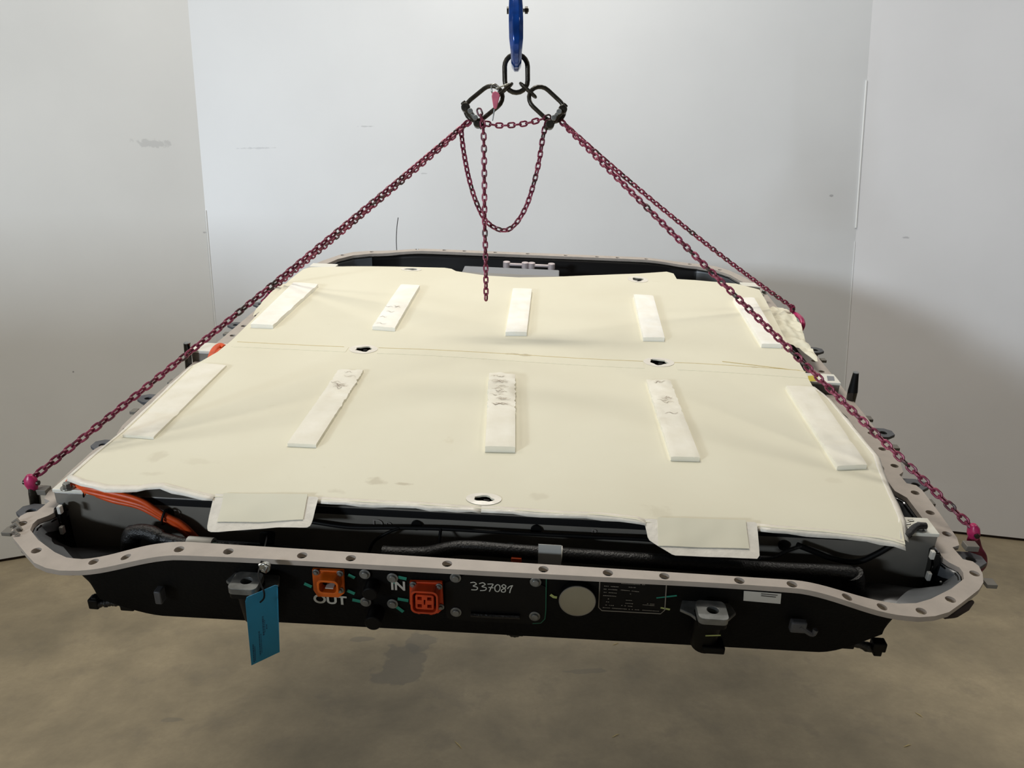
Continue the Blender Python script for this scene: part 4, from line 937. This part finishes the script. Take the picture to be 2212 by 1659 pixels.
# shank down the axis, round the back, bowl below, tip rising at the front
for (dy, dz, r, f) in ((0, .52, .013, .95), (0, .40, .013, .95), (0, .28, .013, .95), (0, .20, .014, .92), (.004, .165, .017, .92), (.022, .130, .019, .93), (.038, .095, .0195, .93), (.042, .060, .019, .92), (.036, .035, .0175, .80), (.020, .018, .0165, .78), (.0, .0125, .0160, .75), (-.020, .016, .0150, .75), (-.036, .034, .0125, .6), (-.042, .056, .0110, .6), (-.046, .075, .008, .7), (-.050, .088, .005, .7)):
    prof.append((hx, YC - dy, zb + dz, r, f))
pts = cspline([q[:3] for q in prof], 5)
rs = []; fs_ = []
for i in range(len(prof) - 1):
    for k in range(5):
        rs.append(prof[i][3] + (prof[i + 1][3] - prof[i][3]) * k / 5); fs_.append(prof[i][4] + (prof[i + 1][4] - prof[i][4]) * k / 5)
rs.append(prof[-1][3]); fs_.append(prof[-1][4])
off = Vector(hook.location)
MB().tube([p - off for p in pts], rs, 8, False, fs_, (1, 0, 0)).build('hook_body', M['blue'], hook, bevel=.0025)
bz = (0.0227, 1.92, 2.1146)
off = Vector(hook.location)
MB().cyl(Vector((bz[0] - .024, YC, bz[2])) - off, Vector((bz[0] + .026, YC, bz[2])) - off, .0045, n=14).build('swivel_bolt', M['castmetal'], hook)
MB().cyl(Vector((bz[0] + .017, YC, bz[2])) - off, Vector((bz[0] + .024, YC, bz[2])) - off, .008, n=6).build('lock_nut', M['dark_metal'], hook)
MB().cyl(Vector((bz[0] - .025, YC, bz[2])) - off, Vector((bz[0] - .020, YC, bz[2])) - off, .008, n=6).build('lock_nut', M['dark_metal'], hook)
mb = MB(); lz = 2.0864; lz2 = 2.0153
mb.box(Vector((hx + .006, YC + .03, lz)) - off, Vector((hx + .013, YC + .045, lz2)) - off)
mb.build('safety_latch', M['blue'], hook, bevel=.002)

def stadium(cen, ax, L, Wd, r, side, n=10):
    """closed oval ring path: cen centre, ax long axis, L straight half length, Wd half width, side short axis"""
    cen = Vector(cen); ax = Vector(ax).normalized(); side = Vector(side); side = (side - ax * side.dot(ax)).normalized()
    p = []
    for i in range(n + 1):
        t = -PI / 2 + PI * i / n; p.append(cen + ax * (L + Wd * math.cos(t)) + side * (Wd * math.sin(t)))
    for i in range(n + 1):
        t = PI / 2 + PI * i / n; p.append(cen + ax * (-L + Wd * math.cos(t)) + side * (Wd * math.sin(t)))
    return p
def ring(name, label, cen, ax, L, Wd, r, side, m, cat='ring', group=None):
    o = MB().tube([p - Vector(cen) for p in stadium(cen, ax, L, Wd, r, side)], r, 12, closed=True).build(name, m)
    o.location = cen
    return tag(o, label, cat, group)
rc = (0.0181, 1.92, 1.9753)
ring('master_ring', 'upright dark steel oval ring hung on the blue hoist hook', rc, (0, 0, 1), .0155, .0270, .0058, (1, 0, 0), M['dark_metal'])
A1, A2 = [(-0.0262, 1.92, 1.9343), (-0.092, 1.92, 1.8848)]
B1, B2 = [(0.0604, 1.92, 1.9324), (0.1197, 1.92, 1.8794)]
def slant(nm, label, p, q, wd):
    p = Vector(p); q = Vector(q); c = (p + q) / 2; ax = q - p
    return ring(nm, label, c, ax, ax.length / 2 - wd * .72, wd, .0052, (0, 0.25, 1), M['dark_metal'])
slant('oval_ring', 'slanting dark steel oval ring left below the top ring, pink tag beside it', A1, A2, .0285)
slant('oval_ring', 'slanting dark steel oval ring right below the top ring', B1, B2, .0285)
def small_link(label, p, q):
    p = Vector(p); q = Vector(q); c = (p + q) / 2; ax = q - p
    return ring('coupling_link', label, c, ax, max(ax.length / 2 - .009, .001), .009, .0034, (0, 1, 0), M['dark_metal'], 'chain link')
small_link('narrow coupling link joining the left oval ring to the top ring', *[(-0.0319, 1.92, 1.9209), (0.008, 1.92, 1.9527)])
small_link('narrow coupling link joining the right oval ring to the top ring', *[(0.0277, 1.92, 1.9535), (0.0637, 1.92, 1.9219)])
# key ring with the pink tag
kr = (-0.0324, 1.9, 1.9371)
ring('key_ring', 'small bright wire ring holding the pink tag', kr, (0, 0, 1), .003, .0085, .0018, (1, .4, 0), M['steel'])
ring('key_link', 'thin wire link between the small wire ring and the top ring', (-0.0149, 1.9, 1.9441), (1, 0, .35), .012, .0045, .0018, (0, 1, .2), M['steel'], 'chain link')
tg = empty('pink_tag', loc=(-0.0325, 1.885, 1.9109))
tag(tg, 'small pink plastic tag hanging beside the left oval ring', 'tag')
o4 = Vector(tg.location)
tp_pts = [(-0.0376, 1.885, 1.9274), (-0.0311, 1.885, 1.9304), (-0.0236, 1.885, 1.9262), (-0.0204, 1.885, 1.921), (-0.0284, 1.885, 1.8924), (-0.0317, 1.885, 1.8904), (-0.036, 1.885, 1.8925), (-0.0399, 1.885, 1.9192)]
mb = MB(); nn = len(tp_pts)
mb.add([(p[0] - o4.x, -.003, p[2] - o4.z) for p in tp_pts] + [(p[0] - o4.x, .003, p[2] - o4.z) for p in tp_pts], [tuple(range(nn)), tuple(range(2 * nn - 1, nn - 1, -1))] + [(i, (i + 1) % nn, nn + (i + 1) % nn, nn + i) for i in range(nn)])
mb.build('tag_body', M['pinktag'], tg, bevel=.0015)
q = [(-0.0339, 1.885, 1.8904), (-0.0386, 1.885, 1.8646)]
MB().cyl(Vector(q[0]) - o4, Vector(q[1]) - o4, .0018, .0012, n=8).build('wire_tip', M['castmetal'], tg)

# chain shorteners (dark steel clevises with bolts)
def shortener(label, c, ang, s):
    e = empty('chain_shortener', loc=c); tag(e, label, 'chain fitting', 'dark clevis fittings below the oval rings')
    R_ = Matrix.Rotation(ang, 3, 'Y')
    def T(x, y, z): return R_ @ Vector((x, y, z)) * 1.25
    MB().cyl(T(-.022, 0, .0), T(.022, 0, 0), .0075, n=14).build('clevis_pin', M['dark_metal'], e, bevel=.001)
    for x in (-.019, .017):
        MB().cyl(T(x, -.012, 0), T(x, .012, 0), .0105, n=14).build('clevis_cheek', M['dark_metal'], e, bevel=.002)
        MB().cyl(T(x + (-.012 if x < 0 else .012), 0, .002), T(x, 0, .002), .0070, n=6).build('bolt_head', M['dark_metal'], e, bevel=.001)
    lk = MB()
    lk.cyl(T(-.007, -.020, .002), T(-.007, -.012, .002), .0062, n=14); lk.cyl(T(.008, -.020, .002), T(.008, -.012, .002), .0062, n=14)
    lk.box((-.007, -.019, -.001), (.008, -.014, .005))
    for i in range(len(lk.v) - 8, len(lk.v)): lk.v[i] = tuple(R_ @ Vector(lk.v[i]))
    lk.build('link_plate', M['castmetal'], e, bevel=.001)
    return e
shortener('dark bolted clevis fitting where the left chains meet', (-0.087, 1.905, 1.8784), math.radians(52), -1)
shortener('dark bolted clevis fitting where the right chains meet', (0.1122, 1.905, 1.8742), math.radians(-48), 1)

# ------------------------------------------------------------------ chains, link by link
PITCH, WIRE, LW = .0138, .0022, .0052
lm = MB().tube([(p.x, p.y, p.z) for p in stadium((0, 0, 0), (0, 0, 1), .0088 - LW, LW, WIRE, (1, 0, 0), n=6)], WIRE, 7, closed=True)
proto = lm.build('chain_link', M['chain'])
link_mesh = proto.data; bpy.data.objects.remove(proto)
def chain(label, path, twist=0.0, group='magenta lifting chains', pitch=PITCH, sag=0.0, k=10):
    pts = [Vector(p) for p in path]
    if len(pts) == 2:
        n = 24; a, b = pts
        pts = [a.lerp(b, i / n) - Vector((0, 0, sag * 4 * (i / n) * (1 - i / n))) for i in range(n + 1)]
    else: pts = cspline(pts, k)
    cum = [0]
    for i in range(1, len(pts)): cum.append(cum[-1] + (pts[i] - pts[i - 1]).length)
    n = max(1, round(cum[-1] / pitch)); st_ = cum[-1] / n
    root = empty('lifting_chain', loc=tuple(pts[0])); tag(root, label, 'chain', group)
    rr = random.Random(len(label))
    def at(s):
        for i in range(1, len(cum)):
            if s <= cum[i] + 1e-9:
                t = (s - cum[i - 1]) / max(cum[i] - cum[i - 1], 1e-9); return pts[i - 1].lerp(pts[i], t)
        return pts[-1]
    tw = twist
    for i in range(n):
        a = at(i * st_); b = at((i + 1) * st_); z = (b - a).normalized()
        x = Vector((0, 1, 0)).cross(z)
        if x.length < .05: x = Vector((1, 0, 0))
        x.normalize(); y = z.cross(x)
        tw += rr.uniform(-.06, .06)
        an = tw + (PI / 2 if i % 2 else 0)
        xx = x * math.cos(an) + y * math.sin(an); yy = z.cross(xx)
        o = bpy.data.objects.new('chain_link', link_mesh); COL.objects.link(o); o.parent = root
        c = (a + b) / 2 - pts[0]
        o.matrix_local = Matrix(((xx.x, yy.x, z.x, c.x), (xx.y, yy.y, z.y, c.y), (xx.z, yy.z, z.z, c.z), (0, 0, 0, 1)))
    return root
SL = (-0.0965, 1.915, 1.8684); SR = (0.1238, 1.915, 1.866)
FLh = (-0.8155, 1.2472, 1.2042); FRh = (0.7515, 1.1872, 1.1208); RLh = (-0.7283, 2.3407, 1.4445); RRh = (0.823, 2.249, 1.385)
chain('long pink chain running down to the front left corner hook', [SL, FLh], .5, sag=.006)
chain('long pink chain running down to the front right corner hook', [SR, FRh], .35, sag=.004)
chain('pink chain running back to the rear left hook behind the front left chain', [(-0.0938, 1.95, 1.8732), RLh], .2, sag=.006)
chain('thinner looking pink chain running back to the rear right hook', [(0.1261, 1.95, 1.8709), RRh], .8, sag=.016)
chain('short slack chain crossing between the two clevis fittings', [(-0.0587, 1.9, 1.8617), (-0.027, 1.9, 1.8561), (0.0113, 1.9, 1.8568), (0.0441, 1.9, 1.8606), (0.0726, 1.9, 1.8676), (0.0966, 1.9, 1.8746)], .1, 'slack magenta chain ends', k=6)
chain('loose chain end hanging straight down in the middle', [(-0.0706, 1.885, 1.8908), (-0.0625, 1.885, 1.8638), (-0.0599, 1.885, 1.8243), (-0.0603, 1.885, 1.74), (-0.0612, 1.885, 1.6325), (-0.0605, 1.885, 1.5447), (-0.0611, 1.885, 1.4463)], .25, 'slack magenta chain ends')
chain('slack chain hanging in a U below the two clevis fittings', [(-0.114, 1.905, 1.8462), (-0.1086, 1.905, 1.7954), (-0.0967, 1.905, 1.7311), (-0.08, 1.905, 1.6768), (-0.0562, 1.905, 1.6327), (-0.0194, 1.905, 1.6125), (0.0088, 1.905, 1.6232), (0.0372, 1.905, 1.6646), (0.0566, 1.905, 1.7186), (0.0702, 1.905, 1.7721), (0.0792, 1.905, 1.8251), (0.0881, 1.905, 1.865)], .6, 'slack magenta chain ends')

# ------------------------------------------------------------------ corner hooks
def grab_hook(label, top, dirv, size, mbody, mclev, bend=1.0, side=(1, 0, 0), custom=None, flatk=.62):
    """clevis on the last chain link, hook body curving under the lug"""
    e = empty('grab_hook', loc=tuple(top)); tag(e, label, 'hook', 'hooks at the pack corners')
    d = Vector(dirv).normalized(); sd = Vector(side); sd = (sd - d * sd.dot(d)).normalized()
    S = size
    cl = MB().tube([d * (-.010 * S), d * (-.002 * S), d * (.008 * S), d * (.020 * S)], [.005 * S, .0110 * S, .0120 * S, .0080 * S], 14, flat=.85, up=sd).build('clevis', mclev, e, bevel=.001)
    nn_ = d.cross(sd)
    MB().cyl(nn_ * (-.014 * S) + d * .006 * S, nn_ * (.014 * S) + d * .006 * S, .0045 * S, n=14).build('clevis_pin', M['dark_metal'], e)
    prof = [(.014, 0, .0085), (.026, 0, .0115), (.045, .004 * bend, .0120), (.062, .012 * bend, .0120), (.078, .012 * bend, .0115), (.088, .002 * bend, .0100), (.088, -.014 * bend, .0085), (.078, -.024 * bend, .0070), (.066, -.027 * bend, .0050)]
    pts = cspline([d * (a * S) + sd * (b * S) for a, b, r in prof], 4); rs = []
    for i in range(len(prof) - 1):
        for k in range(4): rs.append((prof[i][2] + (prof[i + 1][2] - prof[i][2]) * k / 4) * S)
    rs.append(prof[-1][2] * S)
    if custom: pts = cspline(custom, 5); rs = [.0075 - .004 * max(0, i / len(pts) - .6) for i in range(len(pts))]
    MB().tube(pts, rs, 14, flat=flatk, up=nn_).build('hook_body', mbody, e)
    return e
UP = PK.to_3x3() @ Vector((0, 0, 1)); UU = PK.to_3x3() @ Vector((1, 0, 0)); VV = PK.to_3x3() @ Vector((0, 1, 0))
grab_hook('pink clevis and dark steel hook at the front left corner', FLh, -UP * 1.0, .95, M['dark_metal'], M['pink'], bend=.5, side=-VV)
grab_hook('magenta hook at the front right corner', FRh, -UP * 1.0 + UU * .25, .95, M['magenta'], M['pink'], bend=.9, side=UU)
rh = grab_hook('curved pink hook at the rear right side of the flange', RRh, -UP * .9 - VV * .3, .8, M['pink'], M['magenta'], side=UU, custom=[Vector(p) - Vector(RRh) for p in [(0.8241, 2.2492, 1.3674), (0.8285, 2.2236, 1.3645), (0.828, 2.1889, 1.3574), (0.8263, 2.1712, 1.3435), (0.8237, 2.1762, 1.3285), (0.8177, 2.1865, 1.3166), (0.812, 2.1959, 1.3129)]])
grab_hook('small pink hook at the rear left side of the flange', RLh, -UP * .8 - UU * .35, .72, M['magenta'], M['pink'], bend=1.0, side=-UU)

# ------------------------------------------------------------------ blue hanging tag with its wire
bt = empty('hanging_tag', loc=(-0.3551, 1.0121, 1.0945))
tag(bt, 'bright blue card tag hanging by a black wire from the front edge', 'tag')
ob_ = Vector(bt.location)
T4 = [Vector(p) - ob_ for p in [(-0.3699, 0.9884, 1.1135), (-0.3373, 1.0113, 1.12), (-0.3338, 1.0124, 1.1188), (-0.3473, 1.0397, 1.001), (-0.3816, 1.016, 0.994), (-0.3722, 0.988, 1.1069)]]
T4n = (T4[1] - T4[0]).cross(T4[4] - T4[0]).normalized() * .0004
mb = MB(); nn = len(T4)
mb.add([p - T4n for p in T4] + [p + T4n for p in T4], [tuple(range(nn)), tuple(range(2 * nn - 1, nn - 1, -1))] + [(i, (i + 1) % nn, nn + (i + 1) % nn, nn + i) for i in range(nn)])
mb.build('tag_card', M['tag'], bt, smooth=False)
# printed lines on the card run up its length (the square code is left out)
ex = (T4[1] - T4[0]); ey = (T4[4] - T4[0]); nf = -T4n.normalized() if T4n.dot(Vector((0, 1, 0))) > 0 else T4n.normalized()
mb = MB(); rr = random.Random(4)
for (s, t0, t1, wd) in ((.10, .70, .96, .02), (.155, .74, .96, .015), (.34, .55, .90, .02), (.40, .60, .88, .012), (.50, .36, .62, .03), (.555, .42, .60, .012), (.62, .50, .56, .02)):
    t = t0
    while t < t1:
        l = rr.uniform(.008, .02)
        a = T4[0] + ex * (s - wd) + ey * t + nf * .0008; b = T4[0] + ex * (s + wd) + ey * t + nf * .0008
        c = b + ey * l; d = a + ey * l
        mb.add([a, b, c, d], [(0, 1, 2, 3)]); t += l + rr.uniform(.004, .01)
tag(mb.build('tag_lettering', M['tagink'], bt, smooth=False), kind='stuff')
w1 = [Vector(p) - ob_ for p in [(-0.3858, 1.137, 1.1428), (-0.3749, 1.0855, 1.1401), (-0.3649, 1.0415, 1.141), (-0.3611, 1.0158, 1.135), (-0.3541, 1.0004, 1.1282), (-0.3475, 0.9938, 1.1189), (-0.3483, 0.994, 1.1091), (-0.3546, 0.9961, 1.1019)]]
MB().tube(cspline(w1, 6), .0013, 7).build('tag_wire', M['black'], bt)
# thin cable-tie tail standing up on the rear edge
tie = MB().tube(cspline([Vector(p) for p in [(-0.4287, 2.9414, 1.5485), (-0.4277, 2.9328, 1.5862), (-0.4229, 2.923, 1.6286), (-0.4147, 2.913, 1.6705)]], 5), .0014, 6).build('cable_tie_tail', M['hose'])
tag(tie, 'thin dark cable tie tail standing up on the rear edge', 'cable tie')

# ------------------------------------------------------------------ slivers on the floor
rr = random.Random(11)
SL_ = [((0.4006, 2.8048, 0.0), .03, .5, 'pale wood sliver on the floor right of centre'), ((-0.1849, 2.1984, -0.0), .045, -1.0, 'thin pale sliver on the floor near the bottom middle'), ((0.324, 2.2358, -0.0), .030, .55, 'short pale sliver on the floor below the vent cap'), ((1.357, 2.3273, 0.0), .03, -1.2, 'pale sliver on the floor at the lower right'), ((1.2379, 2.1692, 0.0), .03, .3, 'pale sliver on the floor nearest the lower right corner')]
for p, l, a, lab in SL_:
    d = Vector((math.cos(a), math.sin(a), 0)) * l / 2
    o = MB().tube([-d, -d * .3 + Vector((0, 0, .0012)), d * .4 + Vector((0, .001, .0015)), d], [.0006, .0016, .0014, .0005], 5, flat=.7, up=(0, 0, 1)).build('wood_sliver', M['straw'])
    o.location = (p[0], p[1], .0012); tag(o, lab, 'wood sliver', 'wood slivers on the concrete')
